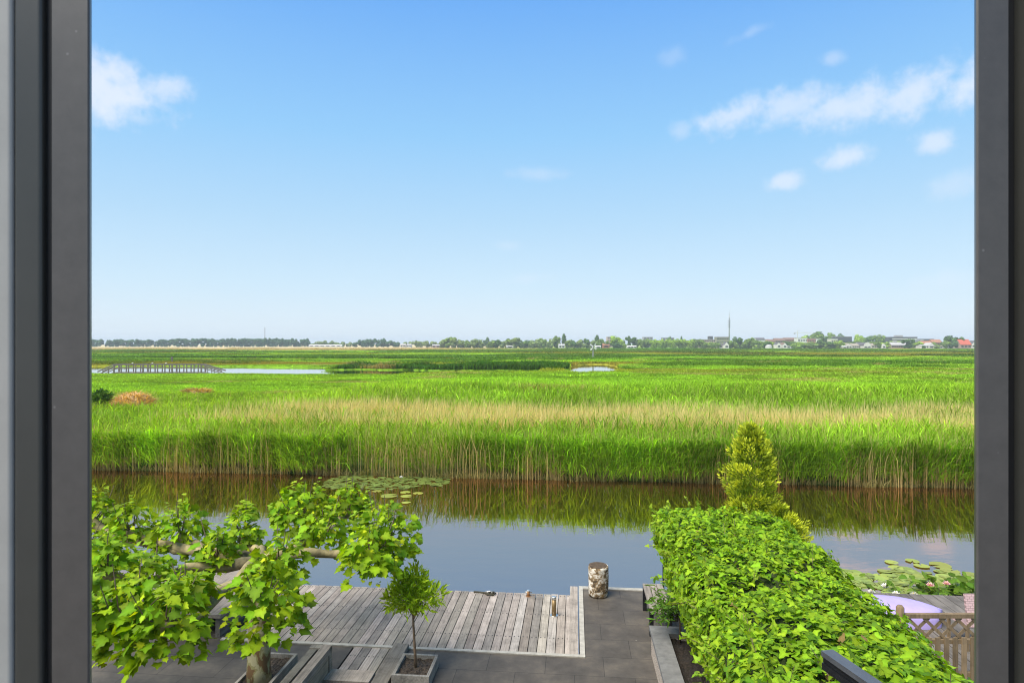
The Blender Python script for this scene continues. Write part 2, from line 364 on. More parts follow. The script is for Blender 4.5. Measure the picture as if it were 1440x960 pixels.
# timber sleeper wall left of the passage
sw = gthing('sleeper_wall', 'knee high wall of weathered timber sleepers between plane tree and deck passage', 'wall', -3.78, 8.2, 0)
b = MB(); b.box(.0, .14, -1.6, 1.04, .36, .46, (.95, .92, .9)); b.build('top_beam', MAT['plank'], sw)
b = MB(); b.box(-.17, -.05, -1.6, .93, 0, .44, (.62, .62, .6)); b.box(-.17, .14, .933, 1.037, .0, .455, (.9, .88, .85)); b.build('back_beam', MAT['beam'], sw)
b = MB(); b.box(.09, .125, -1.6, .93, .0, .357, (1.0, .93, .82)); b.build('side_board', MAT['beam'], sw)
tag(MB().box(-.34, .34, -.16, .16, 0, .10, (1.05, 1.02, 1.0)).build('sleeper_step', MAT['plank'], None, (*g2w(-3.31, 9.08), 0), -TH), 'pale timber sleeper lying across the near end of the deck passage', 'sleeper')
tag(MB().box(-.12, .12, -.95, .55, 0, .09, (.62, .6, .58)).build('timber_beam', MAT['beam'], None, (*g2w(-2.82, 9.6), 0), -TH), 'dark weathered timber beam beside the small topiary planter', 'beam')

def planter(name, label, v0, v1, u0, u1, h):
    pt = gthing(name, label, 'planter', (v0 + v1) / 2, (u0 + u1) / 2, 0)
    a, c = (v1 - v0) / 2, (u1 - u0) / 2; tk = .045; b = MB()
    b.box(-a, a, -c, -c + tk, 0, h); b.box(-a, a, c - tk, c, 0, h); b.box(-a, -a + tk, -c + tk + .001, c - tk - .001, 0, h - .003); b.box(a - tk, a, -c + tk + .001, c - tk - .001, 0, h - .003)
    b.build('frame', MAT['beam'], pt)
    s = MB(); n_ = 14
    vs = [(-a + tk + (2 * a - 2 * tk) * i / n_, -c + tk + (2 * c - 2 * tk) * j / n_, h - .06 + random.uniform(-.015, .02)) for i in range(n_ + 1) for j in range(n_ + 1)]
    s.add(vs, [(i * (n_ + 1) + j, (i + 1) * (n_ + 1) + j, (i + 1) * (n_ + 1) + j + 1, i * (n_ + 1) + j + 1) for i in range(n_) for j in range(n_)], (1.7, 1.4, 1.1)); s.build('soil', plain('bark_chip_soil', (.075, .055, .04), .95, noise=.6, scale=38, bump=1.0), pt)
    return pt
planter('tree_planter', 'low square timber planter round the plane tree trunk', -4.84, -4.31, 8.3, 9.52, .16)
planter('tree_planter', 'low square timber planter of bark chips under the clipped topiary tree', -2.66, -2.1, 9.0, 9.66, .18)

# grey timber bench block left of the deck
bb_ = gthing('bench_block', 'grey timber bench block with pale top behind the plane tree branches', 'bench', -6.6, 11.3, 0)
b = MB(); b.box(-.55, .62, -1.1, 1.2, .34, .40, (.80, .77, .74)); b.box(-2.6, -.7, -.2, 1.2, .2, .26, (.75, .72, .70)); b.build('seat', MAT['plank'], bb_)
b = MB(); b.box(.5, .58, -1.05, 1.15, 0, .338, (.55, .55, .55)); b.box(-.5, -.42, -1.05, 1.15, 0, .338); b.box(-2.5, -.75, 1.0, 1.1, 0, .198); b.box(-2.5, -.75, -.15, -.05, 0, .198); b.build('base', MAT['beam'], bb_)
lt = MB(); lt.box(-16, -5.96, 10.145, 12.6, -1.3, -.002); tag(lt.build('side_terrace', MAT['tile'], rz=-TH), kind='structure')

# ------------------------------------------------------------------ window frame and house wall
WY = 0.90; s = WY / F
def wx(px): return (px - 720) * s
m, t, o = new_mat('anthracite_coated_aluminium')
p = N(t, 'ShaderNodeBsdfPrincipled', inp={'Roughness': 0.42, 'Metallic': 0.0, 'Specular IOR Level': 0.5})
c = N(t, 'ShaderNodeTexCoord'); n = N(t, 'ShaderNodeTexNoise', inp={'Scale': 30.0, 'Detail': 8.0, 'Roughness': .7}); t.links.new(c.outputs['Object'], n.inputs[0])
n3 = N(t, 'ShaderNodeTexVoronoi', inp={'Scale': 24.0}); t.links.new(c.outputs['Object'], n3.inputs[0])
cc = ramp(t, n.outputs[0], [(.3, (.047, .044, .042)), (.7, (.064, .060, .057))])
spk = ramp(t, n3.outputs['Distance'], [(0, (1, 1, 1)), (.035, (.6, .6, .6)), (.06, (0, 0, 0))]); cc = mixc(t, M2(t, 'MULTIPLY', spk, .35), cc, (.3, .3, .3))
t.links.new(cc, p.inputs['Base Color']); t.links.new(p.outputs[0], o.inputs[0]); MAT['frame'] = m
MAT['sash'] = plain('satin_grey_sash', (.036, .037, .034), .35, .0, .05, 10)
MAT['edge'] = plain('sash_edge_highlight', (.26, .26, .25), .4, .0, .05, 10)  # paler than the sash: highlight on its rounded edge put into the colour
MAT['rubber'] = plain('black_rubber_gasket', (.006, .006, .007), .55, 0, .1, 10)
wf = empty('window_frame', 'dark anthracite aluminium window frame standing open round the view', 'window frame', (0, WY, 3.9))
def zc(z): return z - 3.9
z0, z1 = zc(4.02), zc(6.5)
def extr(prof, za, zb, name, mat):                  # vertical extrusion of an x,y outline
    b = MB(); n_ = len(prof)
    b.add([(x, y, za) for x, y in prof] + [(x, y, zb) for x, y in prof], [(i, (i + 1) % n_, n_ + (i + 1) % n_, n_ + i) for i in range(n_)] + [tuple(range(n_))[::-1], tuple(range(n_, 2 * n_))])
    o_ = b.build(name, mat, wf); return o_
def rrect(xa, xb, ya, yb, r, k=5):
    pts = []
    for cx, cy, a0 in ((xa + r, ya + r, 180), (xb - r, ya + r, 270), (xb - r, yb - r, 0), (xa + r, yb - r, 90)):
        for i in range(k + 1):
            a = R(a0 + 90 * i / k); pts.append((cx + r * math.cos(a), cy + r * math.sin(a)))
    return pts
extr([(wx(73), 0), (wx(123), 0), (wx(125), .002), ((129 - 720) / F * (WY + .022), .022), (wx(73), .022)], z0, z1, 'jamb', MAT['frame'])
extr([((1370 - 720) / F * (WY + .022), .022), (wx(1374), .002), (wx(1376), 0), (wx(1418), 0), (wx(1418), .022)], z0, z1, 'jamb', MAT['frame'])
extr(rrect(wx(55), wx(73), .012, .05, .002), z0, z1, 'gasket', MAT['rubber'])
extr(rrect(wx(1418), wx(1437), .012, .05, .002), z0, z1, 'gasket', MAT['rubber'])
extr(rrect(wx(16.5), wx(57), .002, .05, .006), z0, z1, 'sash_stile', MAT['sash'])
extr(rrect(wx(-8), wx(16), 0, .04, .006), z0, z1, 'sash_edge', MAT['edge'])
extr(rrect(wx(1436), wx(1500), -.012, .05, .008), z0, z1, 'sash_stile', MAT['sash'])
extr([(-1.06, .03), (wx(-6), .03), (wx(-6), .05), (-1.06, .05)], z0, z1, 'outer_frame', MAT['frame']); extr([(wx(1495), .03), (1.06, .03), (1.06, .05), (wx(1495), .05)], z0, z1, 'outer_frame', MAT['frame'])
b = MB(); b.box(-1.06, 1.06, -.01, .06, zc(3.94), zc(4.02) - .001); b.build('sill', MAT['frame'], wf)
b = MB(); b.box(-1.06, 1.06, 0, .06, zc(6.5) + .001, zc(6.58)); b.build('head', MAT['frame'], wf)
hw = empty('house_wall', 'brick house wall outside the window frame, hidden beside the view', 'house', (0, WY + .062, 0))
mb_, t, o = new_mat('brown_brick'); p = N(t, 'ShaderNodeBsdfPrincipled', inp={'Roughness': .9}); c = N(t, 'ShaderNodeTexCoord'); mp = N(t, 'ShaderNodeMapping'); mp.inputs['Rotation'].default_value = (R(90), 0, 0)
br = N(t, 'ShaderNodeTexBrick', inp={'Color1': (.25, .15, .10, 1), 'Color2': (.32, .22, .15, 1), 'Mortar': (.4, .38, .34, 1), 'Scale': 1.0, 'Mortar Size': .006, 'Brick Width': .21, 'Row Height': .063}); t.links.new(c.outputs['Object'], mp.inputs[0]); t.links.new(mp.outputs[0], br.inputs[0]); t.links.new(br.outputs[0], p.inputs['Base Color']); t.links.new(p.outputs[0], o.inputs[0])
b = MB(); b.box(-4, -1.03, 0, .2, 0, 7.2); b.box(1.03, 4, 0, .2, 0, 7.2); b.box(-1.03, 1.03, .002, .198, 0, 3.85); b.box(-1.03, 1.03, .002, .198, 6.62, 7.198)
b.build('wall', mb_, hw)

# ------------------------------------------------------------------ leaves
def leaf_shape(kind):
    if kind == 'maple':      # five-lobed plane leaf, unit length along +y
        h = [(0, 0), (.14, -.09), (.38, -.08), (.33, .13), (.55, .38), (.36, .42), (.34, .64), (.15, .72), (0, 1.0)]
    elif kind == 'ivy':
        h = [(0, 0), (.30, -.06), (.52, .22), (.28, .42), (.22, .66), (0, 1.0)]
    elif kind == 'lance':
        h = [(0, 0), (.12, .3), (.10, .65), (0, 1.0)]
    elif kind == 'oval':
        h = [(0, 0), (.24, .2), (.28, .5), (.15, .82), (0, 1.0)]
    elif kind == 'spray':
        h = [(0, 0), (.16, .30), (.11, .36), (.24, .60), (.12, .62), (.14, .86), (0, 1.0)]
    k = len(h); zf_ = lambda x, y: .22 * abs(x) - .22 * y * y - .25 * x * x + .05 * math.sin(9 * y + 4 * x)
    V = [(x, y, zf_(x, y)) for x, y in h] + [(-x, y, zf_(-x, y)) for x, y in h[1:-1]]
    # fan about a point on the midrib
    V.append((0, .4, -.045)); c_ = len(V) - 1
    ring = list(range(k)) + list(range(k + (k - 2) - 1, k - 1, -1))
    return np.array(V), np.array([(c_, ring[i], ring[(i + 1) % len(ring)]) for i in range(len(ring))])
def scatter_leaves(name, kind, P, D, Nn, S, C, mat, parent=None, loc=(0, 0, 0), curl=1.0):
    """P points, D tip direction, Nn normal hint, S size, C colour"""
    V0, T0 = leaf_shape(kind); V0 = V0 * np.array([1, 1, curl]); n = len(P)
    D = D / np.maximum(np.linalg.norm(D, axis=1, keepdims=True), 1e-6)
    X = np.cross(D, Nn); X /= np.maximum(np.linalg.norm(X, axis=1, keepdims=True), 1e-6); Z = np.cross(X, D)
    W = P[:, None, :] + S[:, None, None] * (V0[None, :, 0:1] * X[:, None, :] + V0[None, :, 1:2] * D[:, None, :] + V0[None, :, 2:3] * Z[:, None, :])
    T = (T0[None] + (np.arange(n) * len(V0))[:, None, None]).reshape(-1, 3)
    vein = np.where((np.abs(V0[:, 0]) < .01), 1.22, .93); vein[-1] = 1.3
    me = np_mesh(name, W.reshape(-1, 3), tris=T, col=(C[:, None, :] * vein[None, :, None]).reshape(-1, 3), smooth=kind in ('maple', 'ivy', 'oval'))
    return link(name, me, mat, parent, loc)
def rdir(n):
    d = rng.normal(size=(n, 3)); return d / np.linalg.norm(d, axis=1, keepdims=True)

# plane tree -------------------------------------------------------
tx, ty = g2w(-4.57, 8.8)
pt = empty('plane_tree', 'broad flat topped plane tree with big lobed leaves in timber planter', 'tree', (tx, ty, 0))
m, t, o = new_mat('flaking_plane_bark'); p = N(t, 'ShaderNodeBsdfPrincipled', inp={'Roughness': .85, 'Specular IOR Level': .2}); c = N(t, 'ShaderNodeTexCoord')
n = N(t, 'ShaderNodeTexNoise', inp={'Scale': 5.5, 'Detail': 4.0, 'Roughness': .55, 'Distortion': .6}); mp = N(t, 'ShaderNodeMapping'); mp.inputs['Scale'].default_value = (1.3, 1.3, .7); t.links.new(c.outputs['Object'], mp.inputs[0]); t.links.new(mp.outputs[0], n.inputs[0])
t.links.new(ramp(t, n.outputs[0], [(0, (.10, .058, .028)), (.465, (.15, .09, .042)), (.48, (.22, .195, .085)), (.55, (.26, .235, .115)), (.56, (.35, .32, .19)), (1, (.30, .275, .155))]), p.inputs['Base Color'])
t.links.new(p.outputs[0], o.inputs[0]); MAT['planebark'] = m; MAT['limbbark'] = plain('olive_limb_bark', (.24, .20, .10), .85, noise=.42, scale=4.5, bump=.4)
b = MB(); b.tube([(0, 0, .05), (.0, 0, .3), (.01, 0, .9), (0, .02, 1.5), (-.02, .04, 1.9)], [.19, .165, .15, .145, .16], 14, jit=.04); trunk = b.build('trunk', MAT['planebark'], pt)
heads_px = [(545, 748, 1.0), (520, 770, .8), (490, 708, .85), (425, 712, 1.0), (455, 740, .7), (375, 832, .88), (340, 742, .6), (392, 782, .7), (305, 765, .62), (255, 738, .8), (185, 735, .85), (152, 792, .8), (232, 862, .85), (178, 858, .8), (262, 822, .6), (125, 850, .75), (100, 770, .9), (130, 720, .8), (215, 790, .5), (345, 710, .35)]
LP, LD, LN, LS, LC = [], [], [], [], []
heads = []
for hx, hy, hs in heads_px:
    x, y = at(hx, hy, 2.12); heads.append((x - tx, y - ty, hs))
for i, (x, y, hs) in enumerate(heads):
    d = Vector((x, y, 0)); k = random.uniform(-.25, .25); mid = d * .5 + Vector((-y, x, 0)).normalized() * k
    if i not in (1, 3, 4, 5, 7, 8, 13, 15, 16, 18, 19):
        lm = MB(); wv = lambda f, a: (mid.x * f * 2 if f < .5 else mid.x + (x - mid.x) * (f * 2 - 1)) + random.uniform(-a, a); wy = lambda f, a: (mid.y * f * 2 if f < .5 else mid.y + (y - mid.y) * (f * 2 - 1)) + random.uniform(-a, a); lm.tube([(0, .04, 1.80)] + [(wv(f, .05), wy(f, .05), 1.87 + random.uniform(-.06, .06)) for f in (.12, .25, .37, .5, .62, .75, .86)] + [(x, y, 1.95), (x * 1.03, y * 1.03, 2.0)], [.10, .082, .07, .072, .06, .064, .052, .06, .08, .04], 9, jit=.10); lm.build('limb', MAT['limbbark'], trunk)
    nl = int(330 * hs * hs) + 35
    r = rng.random(nl) ** .5; th = rng.random(nl) * 2 * math.pi
    px_ = x + (.50 * hs) * r * np.cos(th); py_ = y + (.50 * hs) * r * np.sin(th)
    up = rng.random(nl); pz = 1.92 + hs * (.62 * up * np.sqrt(np.clip(1.05 - r * r, 0, 1)) - .30 * (1 - up) * r)
    out = np.stack([np.cos(th) * (.35 + r), np.sin(th) * (.35 + r), .10 - .75 * rng.random(nl)], 1) + rng.normal(0, .35, (nl, 3))
    LP.append(np.stack([px_, py_, pz], 1)); LD.append(out)
    LN.append(np.stack([np.cos(th) * r * .5, np.sin(th) * r * .5 - .15, np.ones(nl)], 1) + rng.normal(0, .6, (nl, 3)))
    sz = (.065 + .125 * rng.random(nl) ** 1.5) * (0.85 + .15 * hs); LS.append(sz)
    cbase = leafcol(nl, (.145, .315, .010), .5, .55); yng = (sz < .092)[:, None]
    LC.append(np.where(yng, cbase * np.array([1.7, 1.35, 1.2]), cbase))
    # upright shoots
    for s_ in range(int(4 * hs) + 1):
        a = random.random() * 6.28; q = .45 * hs * random.random(); bx, by = x + q * math.cos(a), y + q * math.sin(a); ht = random.uniform(.45, .72) * hs ** .5
        nn = 6; zz = np.linspace(.55, 1, nn) * ht
        LP.append(np.stack([np.full(nn, bx), np.full(nn, by), 1.95 + zz], 1)); LD.append(np.concatenate([rng.normal(0, 1, (nn, 2)), rng.uniform(-.3, .5, (nn, 1))], 1)); LN.append(np.tile([0, 0, 1.], (nn, 1)) + rng.normal(0, .35, (nn, 3)))
        LS.append(np.linspace(.17, .07, nn) * rng.uniform(.8, 1.15, nn)); LC.append(leafcol(nn, (.22, .38, .022), .2, .5))
crn = scatter_leaves('crown', 'maple', np.concatenate(LP), np.concatenate(LD), np.concatenate(LN), np.concatenate(LS), np.concatenate(LC), MAT['leaf'], pt)
tw = MB()
for (x, y, hs) in heads:
    for s_ in range(int(7 * hs)):
        a = random.random() * 6.28; q = .5 * hs * random.random()
        tw.tube([(x, y, 1.95), (x + q * .6 * math.cos(a), y + q * .6 * math.sin(a), 2.15), (x + q * math.cos(a), y + q * math.sin(a), 2.2 + .55 * hs * random.random())], [.012, .008, .004], 5, cap=False)
join(crn, tw.build('twigs', MAT['bark'], pt))

# topiary tree -----------------------------------------------------
tx, ty = g2w(-2.4, 9.36)
tx -= .0; tp = empty('topiary_tree', 'small clipped ball topiary tree with thin stem on the deck edge', 'tree', (tx, ty, .1))
b = MB(); b.tube([(.02, 0, 0), (.0, .0, .3), (-.02, .01, .65), (-.03, .0, .95)], [.024, .019, .018, .014], 8, jit=.1); b.tube([(-.02, 0, .75), (.12, .03, 1.05)], [.014, .007], 6); b.tube([(-.02, 0, .8), (-.2, .03, 1.05)], [.014, .007], 6)
b.build('trunk', plain('pale_brown_stem', (.24, .16, .10), .9, noise=.3, scale=20), tp)
lob = [(-.06, 0, 1.08, .27), (-.22, .02, 1.02, .20), (.14, .0, 1.02, .21), (.36, -.02, 1.07, .14), (.02, .0, 1.30, .15), (-.15, .0, 1.24, .15), (-.33, .0, 1.0, .11), (.05, .1, 1.14, .22)]
PP, DD = [], []
for x, y, z, r in lob:
    n_ = int(1700 * r * r / .09 * .3); d = rdir(n_); PP.append(np.array([x, y, z]) + d * r * rng.uniform(.45, 1.0, (n_, 1))); DD.append(d + np.array([0, 0, .5]) + rng.normal(0, .5, (n_, 3)))
PP = np.concatenate(PP); DD = np.concatenate(DD); n_ = len(PP)
scatter_leaves('crown', 'lance', (PP - np.array([0, 0, 1.05])) * np.array([1.0, 1.0, 1.08]) + np.array([-.03, 0, 1.09]), DD, rdir(n_), rng.uniform(.08, .15, n_), leafcol(n_, (.31, .46, .028), .45, .5) * (1 + .4 * (rng.random((n_, 1)) > .75)), MAT['leaf'], tp)

# ivy hedge ----------------------------------------------------------
hg = gthing('ivy_hedge', 'long wide hedge of bright green ivy along the terrace edge', 'hedge', 2.45, 8.4, 0)
HU0, HU1, HT = 2.6, 12.0, 2.0
def hedge_prof(u):      # list of (v, z) outline, left bottom over the top to right bottom
    return [(1.95, .40), (1.78, .75), (1.58, 1.15), (1.46, 1.6), (1.50, 1.86), (1.75, 2.0), (2.45, 2.05), (3.3, 2.02), (3.68, 1.88), (3.74, 1.5), (3.6, .9), (3.45, 0.02)]
prof = np.array(hedge_prof(0)); prof[:, 0] -= 2.45
seg = np.linalg.norm(np.diff(prof, axis=0), axis=1); cum = np.concatenate([[0], np.cumsum(seg)])
def hsurf(sv, u):
    """surface point and outward normal at profile length sv"""
    v_ = np.interp(sv, cum, prof[:, 0]); z_ = np.interp(sv, cum, prof[:, 1])
    e = .05; dv = np.interp(sv + e, cum, prof[:, 0]) - np.interp(sv - e, cum, prof[:, 0]); dz = np.interp(sv + e, cum, prof[:, 1]) - np.interp(sv - e, cum, prof[:, 1])
    l_ = np.hypot(dv, dz) + 1e-6; nv, nz_ = -dz / l_, dv / l_
    lump = .28 * (fbm(sv * 1.1 + 5, u * 1.1) - .5) + .17 * (vn(sv * 3.1, u * 3.1) - .5)
    endr = sstep(0, .45, HU1 - 8.4 - u); v_ = v_ * (.80 + .20 * endr); z_ = z_ * (.9 + .10 * endr)
    return v_ + nv * lump, z_ + nz_ * lump, nv, nz_
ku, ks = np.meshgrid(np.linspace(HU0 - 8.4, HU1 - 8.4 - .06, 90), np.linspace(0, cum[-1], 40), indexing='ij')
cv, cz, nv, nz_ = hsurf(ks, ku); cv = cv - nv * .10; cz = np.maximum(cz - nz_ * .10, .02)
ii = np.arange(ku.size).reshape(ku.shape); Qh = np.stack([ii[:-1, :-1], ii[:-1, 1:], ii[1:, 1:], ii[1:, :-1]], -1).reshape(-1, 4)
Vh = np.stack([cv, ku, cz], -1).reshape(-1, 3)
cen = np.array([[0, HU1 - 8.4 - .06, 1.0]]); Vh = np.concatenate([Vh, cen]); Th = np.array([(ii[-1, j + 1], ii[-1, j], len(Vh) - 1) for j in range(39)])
link('stems', np_mesh('stems', Vh, Qh, Th, col=np.tile([.035, .06, .012], (len(Vh), 1)), smooth=True), plain('dark_hedge_core', (.03, .045, .012), .95, noise=.4, scale=14, bump=.5), hg)  # solid core added against see-through, dark colour standing in for interior shade
n_ = 42000; ul = rng.uniform(HU0 - 8.4, HU1 - 8.4, n_); sl = rng.uniform(.0, cum[-1], n_)
pv, pz, nv, nz_ = hsurf(sl, ul); off = rng.uniform(-.12, .05, n_)
P = np.stack([pv + nv * off, ul, pz + nz_ * off], 1)
ne = 1300; a_ = rng.uniform(0, cum[-1], ne); ev, ez, env, enz = hsurf(a_, np.full(ne, HU1 - 8.4 - .02)); q = np.sqrt(rng.random(ne)); Pe = np.stack([ev * q, np.full(ne, HU1 - 8.4) + rng.normal(0, .05, ne) + .12 * (1 - q), 1.0 + (ez - 1.0) * q], 1)
Nh = np.concatenate([np.stack([nv, np.zeros(n_), nz_ + .25], 1), np.tile([0, 1., .3], (ne, 1))]); P = np.concatenate([P, Pe]); n_ += ne
Nr = Nh + rng.normal(0, .42, (n_, 3)); D = np.cross(Nh, rdir(n_)) + np.array([0, -.25, -.35]) + .25 * Nh
cvar = leafcol(n_, (.20, .385, .016), .38, .45); old = rng.random(n_) < .30; cvar[old] *= np.array([.48, .58, .8]); dead = rng.random(n_) < .004; cvar[dead] = np.array([.30, .20, .08])
ivf = scatter_leaves('foliage', 'ivy', P, D, Nr, (.042 + .078 * rng.random(n_) ** 1.4), cvar, MAT['leaf'], hg)
# loose shoots along the far and left edge
sp_, sd_, tw = [], [], MB()
for i in range(110):
    uu = random.uniform(-4, HU1 - 8.4) if i > 12 else HU1 - 8.45; ss = random.choice([random.uniform(.9, 1.7), random.uniform(1.5, 3.6), random.uniform(1.4, 1.9)])
    a_, c_, n1, n2 = [float(q) for q in hsurf(np.array(ss), np.array(uu))]
    ln = random.uniform(.12, .3); d = Vector((n1 * .6 + random.uniform(-.5, .2), random.uniform(-.3, .5), n2 * .6 + random.uniform(0, .5))).normalized()
    p0 = Vector((a_, uu, c_)); tw.tube([p0 - d * .1, p0 + d * ln], [.004, .003], 4, cap=False)
    for j in range(7): sp_.append(p0 + d * ln * (j + .5) / 7); sd_.append(d + Vector((random.uniform(-1, 1), random.uniform(-1, 1), random.uniform(-.6, .6))))
sho = scatter_leaves('shoot', 'ivy', np.array(sp_), np.array(sd_), rdir(len(sp_)) + np.array([0, 0, .8]), rng.uniform(.05, .09, len(sp_)), leafcol(len(sp_), (.22, .40, .03), .25, .5), MAT['leaf'], hg)
join(ivf, sho); join(ivf, tw.build('shoot_stem', MAT['bark'], hg))

# golden conifers ----------------------------------------------------
def conifer(x, y, h, r, label, seed, n_=5200, bl=0):
    rg = np.random.default_rng(seed)
    e = empty('conifer', label, 'conifer', (x, y, 0))
    b = MB(); b.tube([(0, 0, 0), (0, 0, h * .2), (0, 0, h * .38)], [.09, .06, .03], 8); b.build('trunk', MAT['bark'], e)
    PRX = [0, .12, .35, .55, .70, .82, .89, .95, 1]; PRY = [.62, .78, .90, 1.0, .98, .80, .54, .30, .05]
    nt_ = n_ // 70; tz = rg.random(nt_) ** .85; tt = rg.random(nt_) * 6.283
    tr_ = r * np.interp(tz, PRX, PRY) * rg.uniform(.66, 1.08, nt_)
    tone = rg.uniform(.45, 1.15, nt_); ts_ = rg.uniform(.11, .26, nt_) * (.45 + .55 * np.interp(tz, PRX, PRY))
    ii_ = np.repeat(np.arange(nt_), 70); k_ = rg.random(len(ii_)); dv_ = rg.normal(0, 1, (len(ii_), 3)); dv_ /= np.linalg.norm(dv_, axis=1, keepdims=True)
    axd = np.stack([np.cos(tt), np.sin(tt), .5 + 1.0 * tz], 1)[ii_]; axd /= np.linalg.norm(axd, axis=1, keepdims=True)
    cen = np.stack([tr_ * np.cos(tt) * .8, tr_ * np.sin(tt) * .8, h * (.02 + .93 * tz)], 1)[ii_]
    P = cen + axd * (ts_[ii_] * (k_ * 1.5 - .6))[:, None] + dv_ * (ts_[ii_] * (1 - .55 * k_) * .8)[:, None]
    D = axd * (.7 + .8 * k_[:, None]) + dv_ * .75; Nn = rg.normal(0, 1, (len(ii_), 3)); n_ = len(ii_)
    mixt = np.clip((k_ - .25) * 1.5, 0, 1)[:, None] * tone[ii_][:, None]
    C = np.array([.16, .25, .02]) * (1 - np.clip(mixt, 0, 1)) + np.array([.62, .67, .055]) * mixt
    C = C * rg.uniform(.7, 1.25, (n_, 1))
    scatter_leaves('foliage', 'spray', P, D, Nn, rg.uniform(.045, .10, n_), C, MAT['leaf'], e)
    return e
cx, cy = at(1056, 705, 2.08)
conifer((1056 - 720) * 12.75 / F, 12.75, 3.47, .47, 'tall golden yellow conifer rising behind the far end of the ivy', 5, 15000)
conifer((1098 - 720) * 12.3 / F, 12.3, 1.88, .43, 'low rounded yellow conifer beside the tall golden one', 9, 7000)
tag(MB().box(-1.0, 2.6, -2.2, 1.3, -1.3, -.02).build('planting_bed', MAT['soil'], None, (*g2w(4.1, 11.6), 0), -TH), kind='structure')

# raised brick planter, shrub, bench ----------------------------------
rp = gthing('raised_planter', 'raised brick planter with grey concrete capping and dark soil', 'planter', 1.2, 8.4, 0)
b = MB(); b.box(.03, .24, -4, 1.97, 0, .38); b.box(.242, 2.0, 1.73, 1.968, 0, .38); b.build('wall', plain('pale_mixed_brick', (.36, .30, .25), .9, noise=.5, scale=9, stretch=(1, 3.5, 9)), rp)
b = MB()
for k in range(8): b.box(0, .27, 1.73 - .75 * (k + 1) + .004, 1.73 - .75 * k, .383, .45, (random.uniform(.9, 1.1),) * 3)
b.box(0, 2.1, 1.733, 2.0, .383, .45); b.build('capping', plain('grey_capstone', (.15, .148, .145), .85, noise=.16, scale=7, bump=.1, attr=True), rp)
b = MB(); nn = 40
b.add([(.24 + .6 * i / 10, -4 + 5.73 * j / nn, .36 + random.uniform(-.02, .03)) for i in range(11) for j in range(nn + 1)], [(i * (nn + 1) + j, (i + 1) * (nn + 1) + j, (i + 1) * (nn + 1) + j + 1, i * (nn + 1) + j + 1) for i in range(10) for j in range(nn)]); b.build('soil', MAT['soil'], rp)
sh = gthing('shrub', 'dark leaved young shrub leaning out of the raised planter', 'shrub', 1.62, 10.02, .36)
b = MB(); b.tube([(0, 0, 0), (.01, 0, .3), (-.05, .03, .55)], [.022, .018, .012], 7)
SP, SD = [], []
for i in range(30):
    a = random.uniform(0, 6.28); ln = random.uniform(.25, .6); d = Vector((-.55 + .6 * math.cos(a), .5 * math.sin(a), random.uniform(.1, .9))).normalized()
    q = Vector((-.03, .02, random.uniform(.32, .55))); b.tube([q, q + d * ln], [.007, .003], 4, cap=False)
    for j in range(16): SP.append(q + d * ln * (.2 + .8 * j / 15)); SD.append(d * .6 + Vector((random.uniform(-1, 1), random.uniform(-1, 1), random.uniform(-.7, .4))))
b.build('stem', MAT['bark'], sh); n_ = len(SP)
scatter_leaves('foliage', 'lance', np.array(SP), np.array(SD), rdir(n_) + np.array([0, 0, 1]), rng.uniform(.08, .14, n_), leafcol(n_, (.085, .20, .025), .3, .2), MAT['leaf'], sh)
be = gthing('garden_bench', 'weathered grey slat bench with black legs beside the ivy hedge', 'bench', 1.45, 11.55, 0)
for k in range(3):
    MB().box(-.17 + k * .125, -.055 + k * .125, -.62, .62, .43, .465, (random.uniform(.8, 1.1),) * 3).build('seat_slat', MAT['plank'], be)
for k in range(2):
    MB().box(.22 + k * .02, .25 + k * .02, -.62, .62, .58 + k * .15, .70 + k * .15, (1.1, 1.05, 1.05)).build('back_slat', MAT['plank'], be)
for y_ in (-.52, .52):
    for x_ in (-.14, .17): MB().box(x_ - .035, x_ + .035, y_ - .035, y_ + .035, 0, .428).build('leg', MAT['black'], be)
    MB().box(.19, .218, y_ - .03, y_ + .03, .40, .86).build('back_post', MAT['black'], be)

# birch log --------------------------------------------------------------
m, t, o = new_mat('peeling_birch_bark'); p = N(t, 'ShaderNodeBsdfPrincipled', inp={'Roughness': .9}); c = N(t, 'ShaderNodeTexCoord'); mp = N(t, 'ShaderNodeMapping'); mp.inputs['Scale'].default_value = (1, 1, 1.5); t.links.new(c.outputs['Object'], mp.inputs[0])
n = N(t, 'ShaderNodeTexNoise', inp={'Scale': 9.0, 'Detail': 8.0, 'Roughness': .7, 'Distortion': .5}); t.links.new(mp.outputs[0], n.inputs[0]); n2 = N(t, 'ShaderNodeTexNoise', inp={'Scale': 3.0, 'Detail': 3.0}); t.links.new(c.outputs['Object'], n2.inputs[0])
cc = ramp(t, n.outputs[0], [(.40, (.05, .035, .02)), (.50, (.25, .165, .08)), (.545, (.58, .54, .47)), (.75, (.74, .71, .65))]); cc = mixc(t, ramp(t, n2.outputs[0], [(.60, (0, 0, 0)), (.68, (1, 1, 1))]), cc, (.26, .16, .05)); t.links.new(cc, p.inputs['Base Color'])
bb = N(t, 'ShaderNodeBump', inp={'Strength': .5, 'Distance': .02}); t.links.new(n.outputs[0], bb.inputs['Height']); t.links.new(bb.outputs[0], p.inputs['Normal']); t.links.new(p.outputs[0], o.inputs[0])
lx, ly = at(841, 837, 0)
lg = empty('birch_log', 'upright birch log with peeling white bark at the quay corner', 'log', (lx, ly, 0))
b = MB(); b.tube([(0, 0, 0), (0, 0, .05), (.01, 0, .2), (.012, .01, .4), (.005, .0, .56), (.005, 0, .60)], [.175, .19, .196, .2, .198, .192], 22, jit=.02); b.build('bark', m, lg)
b = MB(); b.tube([(0, 0, .595), (0, 0, .608)], [.188, .18], 18, jit=.02); b.build('cut_face', plain('dark_cut_wood', (.075, .05, .03), .95, noise=.5, scale=18), lg)

